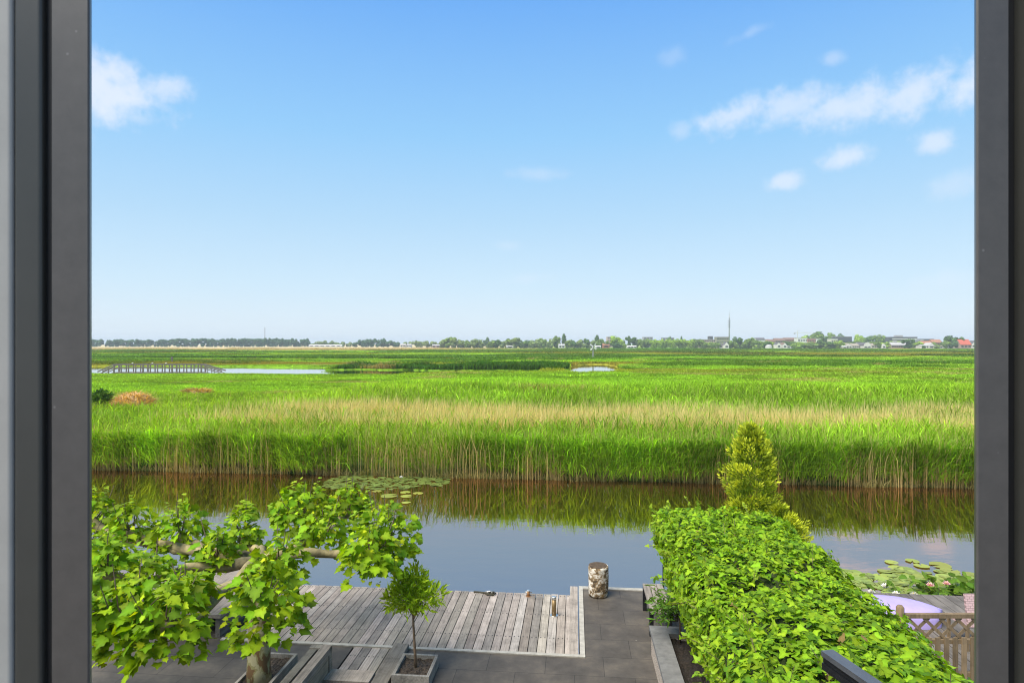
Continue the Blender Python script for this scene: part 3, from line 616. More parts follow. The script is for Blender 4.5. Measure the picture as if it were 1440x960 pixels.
# small steel things on the deck ------------------------------------------
mx_, my_ = at(779, 865, 0)
po = empty('bollard_light', 'short bronze post with steel cap and base on the deck', 'bollard', (mx_, my_, 0))
b = MB(); b.tube([(0, 0, .012), (0, 0, .30)], .042, 14); pst = b.build('post', plain('bronze_post', (.23, .155, .07), .45, .4), po)
b = MB(); b.tube([(0, 0, .301), (0, 0, .345), (0, 0, .352)], [.045, .045, .036], 14); b.build('cap', MAT['steel'], pst)
b = MB(); b.tube([(0, 0, .002), (0, 0, .011)], [.078, .074], 16); b.build('base_plate', MAT['steel'], po)
mx_, my_ = at(743, 838, 0)
po = empty('mooring_bollard', 'small bronze mooring post with steel T bar at the deck edge', 'mooring post', (mx_, my_, 0))
b = MB(); b.tube([(0, 0, .002), (0, 0, .10)], .03, 10); b.tube([(0, 0, 0.002), (0, 0, .01)], .055, 12); b.build('post', plain('rusty_bronze', (.30, .16, .07), .5, .4), po)
b = MB(); b.tube([(-.07, 0, .085), (.07, 0, .085)], .014, 8); b.tube([(0, 0, .101), (0, 0, .125)], .034, 10); b.build('cross_bar', MAT['steel'], po)
mx_, my_ = at(689, 836, 0)
po = empty('mooring_cleat', 'steel mooring cleat with a dark rope at the deck edge', 'cleat', (mx_, my_, 0))
b = MB(); b.tube([(-.09, 0, .07), (.09, 0, .07)], .016, 8); b.tube([(-.04, 0, .002), (-.04, 0, .07)], .014, 8); b.tube([(.04, 0, .002), (.04, 0, .07)], .014, 8); b.build('body', MAT['steel'], po)
b = MB(); pts = [(-.34, .10, .012), (-.22, .085, .014), (-.12, .05, .02), (-.05, -.02, .03), (.03, .03, .045), (-.02, .05, .05), (-.07, -.04, .03), (.08, -.05, .03), (.11, .02, .03), (.0, .04, .035), (.06, -.06, .02)]
b.tube(pts, .017, 7); tag(b.build('rope', plain('dark_rope', (.05, .045, .03), .95), None, (mx_, my_, 0), -TH), 'dark mooring rope coiled round the cleat at the deck edge', 'rope')

# black handrail ------------------------------------------------------------
p0 = Vector(far(1163, 917, 3.6)); p1 = Vector(far(1262, 985, 3.1))
hr = empty('handrail', 'black metal handrail end in front of the ivy hedge', 'railing', tuple(p1 + (p1 - p0) * 1.5 + Vector((0, 0, -1.0))))
off = hr.location; d = (p1 - p0) * 2.5
def rel(q): return tuple(Vector(q) - off)
b = MB(); b.bar(rel(p0), rel(p0 + d), .075, .03); b.build('top_rail', plain('top_lit_black_rail', (.10, .105, .115), .35, .2, .1, 10), hr)  # paler than the lower rail: light on the top put into the colour
b = MB(); b.bar(rel(p0 + Vector((.0, 0, -.034))), rel(p0 + d + Vector((0, 0, -.034))), .05, .034); b.bar(rel(p0 + Vector((0, 0, -.071))), rel(p0 + d + Vector((0, 0, -.071))), .068, .036); b.build('lower_rail', MAT['black'], hr)
b = MB(); b.box(-.03, .03, -.03, .03, -off.z, .92); b.build('post', MAT['black'], hr)

# lattice fence, neighbour deck, boat, chair --------------------------------
nd = gthing('neighbour_deck', 'weathered plank deck behind the lattice fence', 'deck', 7.4, 10.4, 0)
b = MB()
for k in range(28): b.box(-3.0 + k * .22, -3.0 + k * .22 + .205, -2.3, 2.9, .0, .03 + random.uniform(-.003, .003), (random.uniform(.35, .62),) * 3)
b.build('planks', MAT['plank'], nd); b = MB(); b.box(-3.0, 3.2, -2.25, 2.85, -1.3, -.004); b.build('dark_joist_slab', MAT['dark'], nd)  # dark slab below the boards, shade of the gaps put into its colour
fv, fu = w2g(*at(1262, 1000, 0)); 
fx, fy = (1262 - 720) * 9.25 / F, 9.25
fe = empty('lattice_fence', 'low brown picket fence topped with diamond lattice', 'fence', (fx, fy, 0.03))
for x_ in (.04, 1.96):
    b = MB(); b.tube([(x_, 0, 0), (x_, 0, 1.12), (x_, 0, 1.15)], [.055, .055, .035], 10); b.build('post', MAT['fence'], fe)
b = MB(); b.box(.10, 1.9, -.03, .03, .97, 1.03); b.build('top_rail', MAT['fence'], fe)
b = MB(); b.box(.10, 1.9, -.035, .025, .60, .66); b.build('middle_rail', MAT['fence'], fe)
b = MB(); b.box(.10, 1.9, -.035, .025, .12, .18); b.build('bottom_rail', MAT['fence'], fe)
b = MB()
for k in range(10):
    xa = .06 + k * .235
    for sg in (1, -1):
        xs, xe = (xa - .15, xa + .17) if sg > 0 else (xa + .17, xa - .15)
        if min(xs, xe) < .08 or max(xs, xe) > 1.92: continue
        b.bar((xs, .006 * sg, .662), (xe, .006 * sg, .968), .011, .045)
b.build('lattice', MAT['fence'], fe)
for k in range(14):
    b = MB(); xa = .14 + k * .128; q = random.uniform(.8, 1.15); b.box(xa, xa + .07, -.055, -.037, .06, .70, (q, q, q)); b.build('picket', MAT['fence'], fe)
bx, by = 6.85, 11.45
bo = empty('rowing_boat', 'upturned pale lilac boat hull lying by the water lilies', 'boat', (bx, by, .036))
prof_b = []
nB = 18; vs = []; fs = []
for i in range(nB + 1):
    q = i / nB; x_ = -1.6 + 2.45 * q; wd = .42 * (1 - max(0, (q - .72) / .28) ** 2.2) ** .5 if q > .72 else .42 * (1 - .25 * (1 - q / .72) ** 2); hh = .34 * (1 - .35 * max(0, (q - .6) / .4) ** 2)
    for j in range(13):
        a = math.pi * j / 12; ca, sa = math.cos(a), math.sin(a)
        vs.append((x_, wd * math.copysign(abs(ca) ** .6, ca), hh * abs(sa) ** .55))
for i in range(nB):
    for j in range(12): fs.append((i * 13 + j, i * 13 + j + 1, (i + 1) * 13 + j + 1, (i + 1) * 13 + j))
b = MB(); b.add(vs, fs, smooth=True); b.f.append([nB * 13 + j for j in range(13)]); b.m.append(0); b.sm.append(False); b.f.append([j for j in range(12, -1, -1)]); b.m.append(0); b.sm.append(False)
ho = b.build('hull', plain('lilac_plastic', (.40, .32, .64), .4, 0, .05, 4), bo); ho.rotation_euler = (0, 0, R(-10))
b = MB(); b.tube([(-1.6, .45, .02), (-.3, .44, .02), (.5, .3, .02), (.87, 0.0, .02), (.5, -.3, .02), (-.3, -.44, .02), (-1.6, -.45, .02)], .03, 6); gg = b.build('gunwale', plain('purple_edge', (.30, .20, .52), .4), bo); gg.rotation_euler = (0, 0, R(-10))
chx, chy = (1379 - 720) * 10.1 / F, 9.8
ch = empty('garden_chair', 'pinkish woven back of a garden chair at the right window edge', 'chair', (chx, chy + .3, .03))
m, t, o = new_mat('woven_pink_rattan'); p = N(t, 'ShaderNodeBsdfPrincipled', inp={'Roughness': .8}); c = N(t, 'ShaderNodeTexCoord'); ck = N(t, 'ShaderNodeTexBrick', inp={'Color1': (.62, .42, .42, 1), 'Color2': (.55, .38, .38, 1), 'Mortar': (.3, .2, .2, 1), 'Scale': 1.0, 'Brick Width': .07, 'Row Height': .035, 'Mortar Size': .004}); mp = N(t, 'ShaderNodeMapping'); mp.inputs['Rotation'].default_value = (R(90), 0, 0); t.links.new(c.outputs['Object'], mp.inputs[0]); t.links.new(mp.outputs[0], ck.inputs[0]); t.links.new(ck.outputs[0], p.inputs['Base Color']); t.links.new(p.outputs[0], o.inputs[0])
mm = Matrix.Rotation(R(-10), 4, 'X')
b = MB(); b.box(-.14, .42, .0, .035, .42, .93, mat=mm); b.build('backrest', m, ch); b = MB(); b.box(-.14, .42, .12, .62, .38, .42); b.build('seat', m, ch)
for x_ in (-.11, .39):
    for y_ in (.14, .58): MB().box(x_ - .02, x_ + .02, y_ - .02, y_ + .02, 0, .378).build('leg', MAT['fence'], ch)

# ------------------------------------------------------------------ water lilies
def pad(mb, x, y, r, col, tilt=0.0, z=0.0, rot=None):
    a0 = random.random() * 6.28 if rot is None else rot; n_ = 14; ax = random.random() * 6.28
    vs = [(x, y, z + .004)]
    for k in range(n_ + 1):
        a = a0 + .22 + (6.283 - .44) * k / n_; rr_ = r * random.uniform(.95, 1.03); dx, dy = rr_ * math.cos(a), rr_ * math.sin(a)
        vs.append((x + dx, y + dy, z + .006 + tilt * (dx * math.cos(ax) + dy * math.sin(ax))))
    mb.add(vs, [(0, k, k + 1) for k in range(1, n_ + 1)], col)
def padcol(b=(.17, .22, .045)): q = random.uniform(.75, 1.25); y_ = random.uniform(0, .5); return (b[0] * q * (1 + .35 * y_), b[1] * q, b[2] * q)
MAT['pad'] = foliage('lily_pad_leaf', trans=.1, rough=.45, spec=.35)
mb = MB(); cx, cy = at(540, 677, WZ)
k = 0
while k < 420:
    dx, dy = random.uniform(-2.6, 2.55), random.uniform(-1.35, 1.5)
    if (dx / 2.6) ** 2 + (dy / 1.4) ** 2 > 1 + .25 * math.sin(dx * 3): continue
    pad(mb, dx, dy, random.uniform(.075, .135), padcol((.13, .185, .04)), random.uniform(0, .12), random.uniform(0, .012)); k += 1
tag(mb.build('lily_pads', MAT['pad'], None, (cx, cy, WZ)), 'dense floating patch of lily pads below the far reed bank', 'water lilies', kind='stuff')
mb = MB(); cx, cy = at(1285, 822, WZ); k = 0
while k < 380:
    dx, dy = random.uniform(-1.9, 2.3), random.uniform(-1.35, 1.1)
    if dy > .95 - .25 * dx * .2 + .25 * math.sin(dx * 2.3) : continue
    pad(mb, dx, dy, random.uniform(.10, .18), padcol((.22, .29, .055)), random.uniform(0, .2), random.uniform(0, .015)); k += 1
tag(mb.build('lily_pads', MAT['pad'], None, (cx, cy, WZ)), 'floating carpet of lily pads behind the lattice fence and lilac boat', 'water lilies', kind='stuff')
# emergent leaves on the right
n_ = 220; ex, ey = at(1348, 836, WZ)
P = np.stack([rng.normal(.0, .62, n_), np.clip(rng.normal(-.1, .38, n_), -.9, .5), rng.uniform(.03, .26, n_)], 1)
D = rdir(n_) * np.array([1, 1, .35]); Nn = np.tile([0, -.35, 1.], (n_, 1)) + rng.normal(0, .5, (n_, 3))
cc_ = leafcol(n_, (.09, .19, .02), .4, .3)
em = empty('water_lily_clump', 'clump of raised dark green water lily leaves behind the fence', 'water lily', (ex, ey, WZ))
lvs = scatter_leaves('leaves', 'oval', P, D, Nn, rng.uniform(.15, .26, n_), cc_, MAT['leaf'], em)
b = MB()
for q in P[:120]: b.tube([(q[0] * .8, q[1] * .8, -.1), tuple(q)], [.006, .005], 4, cap=False)
join(lvs, b.build('stalks', MAT['bark'], em))
for (px, py, r, lb) in [(530, 691, .22, 'single lily pad just below the left edge of the far pad patch'), (547, 697.5, .38, 'long pair of joined lily pads below the far pad patch'), (570, 692.5, .24, 'round lily pad nearest under the middle of the far pad patch'), (571.5, 698, .26, 'round lily pad lying below another, under the far pad patch'), (588, 694, .24, 'rightmost round lily pad floating off the far pad patch'), (571, 707, .2, 'faint lily pad on the grey water near the plane leaves'),
                        (1254, 791, .2, 'lone lily pad farthest left on the open water at right'), (1283, 789, .2, 'upper pad of two touching lily pads in open water'), (1296, 796, .22, 'lower pad of two touching lily pads in open water'), (1322, 795, .3, 'large upper lily pad near the right window jamb'), (1336, 803, .26, 'large lower lily pad near the right window jamb'), (1364, 808, .2, 'lily pad half hidden by the right window jamb')]:
    x, y = at(px, py, WZ); mb = MB(); pad(mb, 0, 0, r * .8, padcol((.26, .31, .05)), .02)
    tag(mb.build('lily_pad', MAT['pad'], None, (x, y, WZ + .015)), lb, 'lily pad', 'single lily pads on the canal')
MAT['petalw'] = plain('white_petal', (.80, .78, .74), .5, 0, .03); MAT['petalp'] = plain('pink_petal', (.75, .42, .42), .5, 0, .06)
for (px, py, kind, lb) in [(1226, 832, 'w', 'white water lily flower nearest the ivy hedge'), (1244, 824, 'w', 'white water lily flower farthest back among the pads'), (1260, 835, 'w', 'white water lily flower in the middle of the pads, lowest one'), (1249, 841, 'w', 'white water lily flower just above the lilac boat'), (1285, 836, 'w', 'white water lily flower right above the boat bow'), (1308, 823, 'p', 'pink water lily flower left of the raised leaves'), (1331, 821, 'p', 'pink water lily flower at the top of the raised leaves'), (1334, 842, 'p', 'pink water lily flower low among the raised leaves'), (564, 671, 'w', 'tiny white water lily flower in the far pad patch')]:
    zf = WZ + (.03 if kind == 'w' else .3); x, y = at(px, py, zf); mb = MB()
    for ringn, ro, zz, rr_ in ((8, .35, .02, .085), (7, .9, .035, .065), (5, 1.3, .04, .045)):
        for k in range(ringn):
            a = 6.283 * (k + .5 * (ringn % 2)) / ringn; d = Vector((math.cos(a), math.sin(a), 0)); q = Vector((-d.y, d.x, 0)); up = Vector((0, 0, 1))
            mb.add([d * .01, d * rr_ * .6 + q * .022 + up * (zz * ro * .6), d * rr_ + up * (zz * ro + .02), d * rr_ * .6 - q * .022 + up * (zz * ro * .6)], [(0, 1, 2, 3)])
    fl = empty('water_lily_flower', lb, 'water lily', (x, y, zf), 0, 'water lily flowers')
    mb.build('petals', MAT['petal' + kind], fl); b = MB(); b.tube([(0, 0, .0), (0, 0, .04)], [.022, .016], 8); b.build('stamens', plain('yellow_stamen', (.7, .45, .05), .7), fl)

# ------------------------------------------------------------------ reeds and meadow
def blades(B, h, wd, az_, lean, bend, c0, c1, c2):
    """five-vertex curved blades; B base points"""
    n = len(B); dx, dy = np.cos(az_), np.sin(az_); a2 = az_ + math.pi / 2 + rng.normal(0, .7, n)
    sx, sy = np.cos(a2) * wd / 2, np.sin(a2) * wd / 2
    hm = h * .55
    m1 = B + np.stack([dx * lean * hm, dy * lean * hm, hm], 1)
    tp_ = B + np.stack([dx * (lean * h + bend * h), dy * (lean * h + bend * h), h * (1 - .35 * bend)], 1)
    S = np.stack([sx, sy, np.zeros(n)], 1)
    V = np.stack([B - S * .7, B + S * .7, m1 - S, m1 + S, tp_], 1).reshape(-1, 3)
    i = np.arange(n) * 5
    q = np.stack([i, i + 1, i + 3, i + 2], 1); t = np.stack([i + 2, i + 3, i + 4], 1)
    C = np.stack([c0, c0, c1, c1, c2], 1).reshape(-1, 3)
    return V, q, t, C
def merge(parts):
    Vs, qs, ts_, cs = [], [], [], []; o_ = 0
    for V, q, t, C in parts: Vs.append(V); qs.append(q + o_); ts_.append(t + o_); cs.append(C); o_ += len(V)
    return np.concatenate(Vs), np.concatenate(qs), np.concatenate(ts_), np.concatenate(cs)
def sample(u0, u1, dens0, uref, powr=2.0):
    """points in the view wedge, density dens0 at uref falling as (uref/u)^powr"""
    out_v, out_u = [], []; edges = np.geomspace(u0, u1, 30)
    for a, b_ in zip(edges[:-1], edges[1:]):
        mu = (a + b_) / 2; hw = mu * .84 + 7; n = int(dens0 * (uref / mu) ** powr * 2 * hw * (b_ - a))
        out_u.append(rng.uniform(a, b_, n)); out_v.append(rng.uniform(-hw - mu * ST, hw - mu * ST, n))
    return np.concatenate(out_v), np.concatenate(out_u)
def base_pts(v, u, dz=0.0):
    return np.stack([v * CT + u * ST, u * CT - v * ST, ground_z(v, u) + dz], 1)
def field_h(v, u):
    h = 1.62 - .95 * sstep(55, 88, u) + .45 * (fbm(v * .12, u * .12) - .5)
    edge = sstep(-52, -48, v) * (1 - sstep(0, 4, v)) * sstep(118, 121, u) * (1 - sstep(136, 142, u))
    h = h * (1 - .62 * (1 - sstep(-26, -18, v)) * sstep(36, 43, u))
    low = 1 - .72 * (1 - sstep(-30, -20, v)) * sstep(85, 95, u) * (1 - sstep(100, 118, u))
    return np.maximum(h * low, .22) + .9 * edge * (.4 + 1.1 * vn(v * .35, u * .3))
def dryness(v, u):
    b1 = sstep(30.3, 32.0, u) * (1 - sstep(37.5, 43, u)) * sstep(-24, -17, v - (u - 33) * .4)
    return b1 * sstep(.40, .72, fbm(v * .14, u * .38 + 4) + .08)
def greens(n, v, u, base=GREEN):
    k = (.55 + 1.05 * fbm(v * .16, u * .22))[:, None] * rng.uniform(.6, 1.4, (n, 1)); yel = np.clip(fbm(v * .05 + 8, u * .09) * 1.6 - .65, 0, 1)[:, None] * .28 + rng.random((n, 1)) * .12
    c = base * k * np.where(rng.random((n, 1)) < .09, 1.7, 1.0); return c * (1 - yel) + c * np.array([1.7, 1.0, 1.0]) * yel
parts = []
# leaves of the near reed bed
v, u = sample(BANK + .2, 62, 85, 26, 1.75)
n = len(v); H = field_h(v, u); dr = dryness(v, u); hb = rng.random(n) ** .8 * (H - .45)
front = u < BANK + 2.2; hb = np.where(front, rng.random(n) * (H - .4), np.maximum(hb, H * .35 * rng.random(n)))
keep = rng.random(n) > dr * .72; v, u, H, hb, front = v[keep], u[keep], H[keep], hb[keep], front[keep]; n = len(v)
ww = np.maximum(.030, .0012 * u) * rng.uniform(.5, 1.4, n)
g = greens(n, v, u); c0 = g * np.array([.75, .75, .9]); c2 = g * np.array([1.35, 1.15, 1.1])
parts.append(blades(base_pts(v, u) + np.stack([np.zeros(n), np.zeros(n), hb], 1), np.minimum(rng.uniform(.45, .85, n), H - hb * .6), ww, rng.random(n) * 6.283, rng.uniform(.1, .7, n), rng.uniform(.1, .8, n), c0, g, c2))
# stems
v, u = sample(BANK + .05, 60, 26, 26, 1.75); n = len(v); H = field_h(v, u); dr = dryness(v, u)
tan = (rng.random(n) < .22 + .75 * dr) | ((u < BANK + 2.5) & (rng.random(n) < .55)); H = H + np.where(tan, rng.uniform(-.1, .42, n), rng.uniform(-.2, .1, n)) * np.where(dr > .2, 1.0, .8)
ww = np.maximum(.011, .00055 * u) * rng.uniform(.7, 1.3, n); T_ = np.array([.56, .46, .20]) * rng.uniform(.65, 1.25, (n, 1)); g = np.where(tan[:, None], T_, greens(n, v, u))
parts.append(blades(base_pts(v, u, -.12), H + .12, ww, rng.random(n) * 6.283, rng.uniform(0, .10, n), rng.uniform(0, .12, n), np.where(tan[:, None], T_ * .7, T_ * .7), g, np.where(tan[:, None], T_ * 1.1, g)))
# extra dry plumes in the beige band
v, u = sample(30.3, 45, 90, 34, 1.5); dr = dryness(v, u); k = rng.random(len(v)) < dr * .9; v, u = v[k], u[k]; n = len(v)
T_ = np.array([.72, .61, .29]) * rng.uniform(.7, 1.25, (n, 1)); parts.append(blades(base_pts(v, u), field_h(v, u) + rng.uniform(-.25, .45, n), np.maximum(.014, .0009 * u) * rng.uniform(.7, 1.3, n), rng.random(n) * 6.283, rng.uniform(0, .14, n), rng.uniform(0, .2, n), T_ * .75, T_, T_ * 1.1))
n = 5200; v = rng.uniform(-26, 24, n); k = vn(v * .55 + 3, v * 0 + 7.5) + .3 * rng.random(n) > .55; v = v[k]; n = len(v); u = BANK + rng.uniform(-.2, .6, n); T_ = np.array([.60, .48, .22]) * rng.uniform(.6, 1.25, (n, 1))
parts.append(blades(base_pts(v, u, -.3), rng.uniform(1.3, 2.25, n), rng.uniform(.014, .028, n), rng.random(n) * 6.283, rng.uniform(0, .12, n), rng.uniform(0, .2, n), T_ * .8, T_, T_ * 1.1))
# brown stubble and litter at the waterline, arching leaves over the water
n = 9000; v = rng.uniform(-26, 24, n); u = BANK + rng.uniform(-.12, .5, n) + .5 * (vn(v * .8, v * 0) - .5); T_ = np.array([.30, .27, .11]) * rng.uniform(.5, 1.4, (n, 1))
parts.append(blades(np.stack([v * CT + u * ST, u * CT - v * ST, np.full(n, -.55)], 1), rng.uniform(.2, .5, n), rng.uniform(.015, .035, n), rng.random(n) * 6.283, rng.uniform(0, .5, n), rng.uniform(0, .4, n), T_ * .6, T_, T_ * 1.3))
n = 26000; v = rng.uniform(-26, 24, n); k = vn(v * .35 + 3, v * 0 + .5) + .25 * rng.random(n) > .36; v = v[k]; n = len(v); u = BANK + rng.uniform(-.15, .45, n) + .9 * (vn(v * .7, v * 0 + 1.3) - .62)
g = greens(n, v, u) * np.array([.9, .95, 1.2]) * (.5 + .95 * vn(v * 1.1, v * 0 + 2.5))[:, None]; parts.append(blades(np.stack([v * CT + u * ST, u * CT - v * ST, -.35 + 1.35 * rng.random(n) ** .8], 1), rng.uniform(.3, .75, n), rng.uniform(.02, .045, n), -math.pi / 2 - TH + rng.normal(0, .8, n), rng.uniform(.15, .9, n), rng.uniform(.2, 1.0, n), g * .8, g, g * 1.2))
V, q, t, C = merge(parts)
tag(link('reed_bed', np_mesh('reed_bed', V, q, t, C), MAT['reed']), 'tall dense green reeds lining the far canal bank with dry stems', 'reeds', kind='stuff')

parts = []
v, u = sample(58, 215, 60, 58, 1.9); k = ~channel(v, u); v, u = v[k], u[k]; n = len(v); H = field_h(v, u)
bnd = band(v, u)[:, None] * sstep(95, 130, u)[:, None]; g = greens(n, v, u) * (1 - bnd) + OLIVE * rng.uniform(.7, 1.3, (n, 1)) * bnd
edge = (sstep(-52, -48, v) * (1 - sstep(8, 14, v)) * sstep(118, 121, u) * (1 - sstep(134, 142, u)))[:, None]; g = g * (1 - edge) + np.array([.055, .15, .012]) * rng.uniform(.6, 1.3, (n, 1)) * edge
dk = (sstep(.55, .66, fbm(v * .03 + 15, u * .10 + 2)) * sstep(128, 140, u))[:, None]; g = g * (1 - dk * .75) + DARKG * rng.uniform(.7, 1.3, (n, 1)) * dk * .75; H = H + .5 * dk[:, 0]
drp = sstep(.66, .76, fbm(v * .10 + 31, u * .2 + 3) )[:, None] * .7; g = g * (1 - drp) + np.array([.40, .31, .13]) * drp
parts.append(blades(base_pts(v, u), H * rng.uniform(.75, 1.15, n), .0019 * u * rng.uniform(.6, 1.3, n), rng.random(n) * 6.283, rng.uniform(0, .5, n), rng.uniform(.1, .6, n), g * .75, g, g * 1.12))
v, u = sample(210, 640, 8.5, 210, 1.9); k = ~channel(v, u); v, u = v[k], u[k]; n = len(v)
bnd = band(v, u)[:, None]; g = greens(n, v * .4, u * .4) * (1 - bnd) + OLIVE * rng.uniform(.7, 1.3, (n, 1)) * bnd
dk = sstep(.59, .69, fbm(v * .012 + 5, u * .075))[:, None]; g = g * 1.1; g = g * (1 - dk * .8) + DARKG * rng.uniform(.7, 1.3, (n, 1)) * dk * .8
dryf = (sstep(430, 500, u) * (1 - sstep(-190, 30, v)))[:, None]; g = g * (1 - dryf) + BEIGE * rng.uniform(.85, 1.15, (n, 1)) * dryf
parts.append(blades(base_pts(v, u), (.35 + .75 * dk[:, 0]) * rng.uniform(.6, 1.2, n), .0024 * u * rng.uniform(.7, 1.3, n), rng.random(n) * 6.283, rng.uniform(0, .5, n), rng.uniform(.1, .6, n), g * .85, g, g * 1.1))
V, q, t, C = merge(parts)
tag(link('marsh_grass', np_mesh('marsh_grass', V, q, t, C), MAT['reed']), 'wide flat marsh of green and olive grass reaching to the horizon', 'grass', kind='stuff')

# broad-leaved waterside plants on the far bank
for px, py, nn, lb in [(385, 663, 150, 'big leafy dock plant hanging over the far bank water')]:
    x, y = at(px, py, WZ); n = nn; e = empty('waterside_plant', lb, 'plant', (x, y + .25, WZ))
    n = int(n * 1.6); P = np.stack([rng.normal(0, .5, n), rng.normal(-.1, .2, n), rng.uniform(.05, .6, n)], 1); D = np.stack([rng.normal(0, 1, n), rng.normal(-.5, .5, n), rng.uniform(-.5, .8, n)], 1)
    scatter_leaves('foliage', 'lance', P, D, np.tile([0, -.4, 1.], (n, 1)) + rng.normal(0, .4, (n, 3)), rng.uniform(.18, .36, n), leafcol(n, (.19, .34, .05), .35, .4), MAT['leaf'], e); fol = e.children[0]
    b = MB()
    for q_ in P[:40]: b.tube([(q_[0] * .7, q_[1] * .5 + .05, -.1), tuple(q_)], [.008, .005], 4, cap=False)
    join(fol, b.build('stem', MAT['bark'], e))

# dry heap and bush
def blade_heap(e, a_, b_, h, n, c, name='stalks', wd=.04, L0=.3, L1=.8):
    th = rng.random(n) * 6.283; r = rng.random(n) ** .5; zz = h * np.sqrt(np.clip(1 - r * r, 0, 1)) * rng.uniform(.55, 1, n)
    C = np.array(c) * rng.uniform(.6, 1.35, (n, 1))
    link(name, np_mesh(name, *[blades(np.stack([a_ * r * np.cos(th), b_ * r * np.sin(th), zz], 1), rng.uniform(L0, L1, n) * .5, np.full(n, wd) * rng.uniform(.6, 1.4, n), th + rng.normal(0, .6, n), rng.uniform(.2, 1.6, n), rng.uniform(.2, 1, n), C * .8, C, C * 1.1)[i] for i in (0, 1, 2, 3)]), MAT['reed'], e)
def mound(e, a_, b_, h, mat, name):
    b = MB(); nr_, nc_ = 7, 20; vs = []
    for i in range(nr_ + 1):
        f = math.pi / 2 * i / nr_
        for k in range(nc_):
            a = 6.283 * k / nc_; j = random.uniform(.88, 1.1); vs.append((a_ * math.cos(f) * math.cos(a) * j, b_ * math.cos(f) * math.sin(a) * j, h * math.sin(f) * j))
    b.add(vs, [(i * nc_ + k, i * nc_ + (k + 1) % nc_, (i + 1) * nc_ + (k + 1) % nc_, (i + 1) * nc_ + k) for i in range(nr_) for k in range(nc_)], smooth=True); b.build(name, mat, e)
Y = 49.; x, y, z = far(188, 570, Y); e = empty('reed_heap', 'orange brown heap of dry cut reed in the green marsh', 'reed heap', (x, y, -.2)); mound(e, 1.5, 1.1, 1.35, plain('dry_reed_litter', (.50, .33, .16), .95, noise=.4, scale=5), 'core'); blade_heap(e, 1.6, 1.2, 1.4, 1600, (.62, .42, .20), wd=.05)
x, y, z = far(143, 570, Y); e = empty('marsh_bush', 'dark green willow bush beside the brown reed heap', 'bush', (x, y, -.2)); n = 900; d = rdir(n); d[:, 2] = np.abs(d[:, 2])
b = MB(); b.tube([(0, 0, 0), (0, 0, 1.2)], [.06, .02], 6); b.build('stem', MAT['bark'], e)
scatter_leaves('foliage', 'oval', d * np.array([.85, .8, 1.75]) * rng.uniform(.5, 1, (n, 1)), d + rng.normal(0, .5, (n, 3)), rdir(n), rng.uniform(.14, .3, n), leafcol(n, (.05, .13, .012), .35, .2), MAT['leaf'], e)
x, y, z = far(278, 545, 62); e = empty('reed_heap', 'low pale streak of flattened dry reed near the footbridge', 'reed heap', (x, y, .12)); blade_heap(e, 1.5, .6, .42, 420, (.50, .36, .15), wd=.06); mound(e, 1.4, .6, .3, plain('dry_reed_litter', (.36, .25, .11), .95, noise=.4, scale=5), 'core')

# ------------------------------------------------------------------ footbridge, gulls, windpump, posts
Y = 108.; xl, _, _ = far(137, 520, Y); xa, _, _ = far(160, 520, Y); xb, _, _ = far(283, 520, Y); xr, _, _ = far(312, 520, Y)
zt = far(0, 512.3, Y)[2]; zd = zt - 1.32
fb = empty('footbridge', 'long grey timber footbridge with railings over the marsh channel', 'bridge', (xa, Y, -.5)); ox = xa
def relx(x, y, z): return (x - ox, y, z + .5)
b = MB(); b.box(0, xb - ox, 0, 1.5, zd + .5 - .30, zd + .5); b.bar(relx(xl + .3, .75, zd - .95), relx(xa, .75, zd - .08), 1.5, .16); b.bar(relx(xb, .75, zd - .08), relx(xr - .2, .75, zd - .9), 1.5, .16); b.build('walkway', MAT['bridge'], fb)
for y_ in (0.03, 1.47):
    b = MB()
    for dz, tk in ((0, .20), (-.55, .13)):
        b.bar(relx(xa, y_, zt + dz), relx(xb, y_, zt + dz), .09, tk); b.bar(relx(xl, y_, zt - 1.25 + dz * .9), relx(xa, y_, zt + dz), .09, tk); b.bar(relx(xb, y_, zt + dz), relx(xr, y_, zt - 1.1 + dz * .9), .09, tk)
    b.build('handrail', MAT['bridge'], fb)
    nP = 13
    for k in range(nP):
        x_ = xa + (xb - xa) * k / (nP - 1); q = .26 if k % 4 == 0 else .16
        MB().box(x_ - ox - q / 2, x_ - ox + q / 2, y_ - .06, y_ + .06, zd + .5 + .002, zt + .5 - .07).build('post', MAT['bridge'], fb)
    for x_, zz in ((xl + .9, -.85), (xl + 1.9, -.4), (xb + 1.1, -.35), (xb + 2.2, -.72)):
        MB().box(x_ - ox - .05, x_ - ox + .05, y_ - .05, y_ + .05, zd + zz + .5 - .1, zt + zz + .5 - .02).build('post', MAT['bridge'], fb)
for x_ in (xa + .1, xa + 5, xa + 10, xb - .1):
    MB().box(x_ - ox - .16, x_ - ox + .16, .1, 1.4, -.6, zd + .5 - .165).build('pile', MAT['bridge'], fb)
MAT['gull'] = plain('white_plumage', (.78, .78, .76), .7, 0, .04)
for px, lb in ((186, 'white gull perched leftmost on the footbridge rail'), (214, 'white gull perched in the middle of the footbridge rail'), (233, 'white gull perched rightmost on the footbridge rail')):
    x_ = far(px, 510, Y)[0]; g_ = MB(); g_.tube([(-.26, 0, .16), (-.14, 0, .17), (0, 0, .18), (.12, 0, .23), (.17, 0, .30), (.21, 0, .34), (.26, 0, .335), (.31, 0, .33)], [.015, .06, .095, .08, .045, .05, .035, .008], 8)
    g_.tube([(0, -.02, 0), (0, -.02, .12)], .01, 5); g_.tube([(0, .03, 0), (0, .03, .12)], .01, 5)
    tag(g_.build('gull', MAT['gull'], None, (x_, Y + .03, zt + .10)), lb, 'bird', 'gulls on the footbridge').scale = (.62, .62, .62)
Y = 195.; x, y, z = far(834, 503, Y)
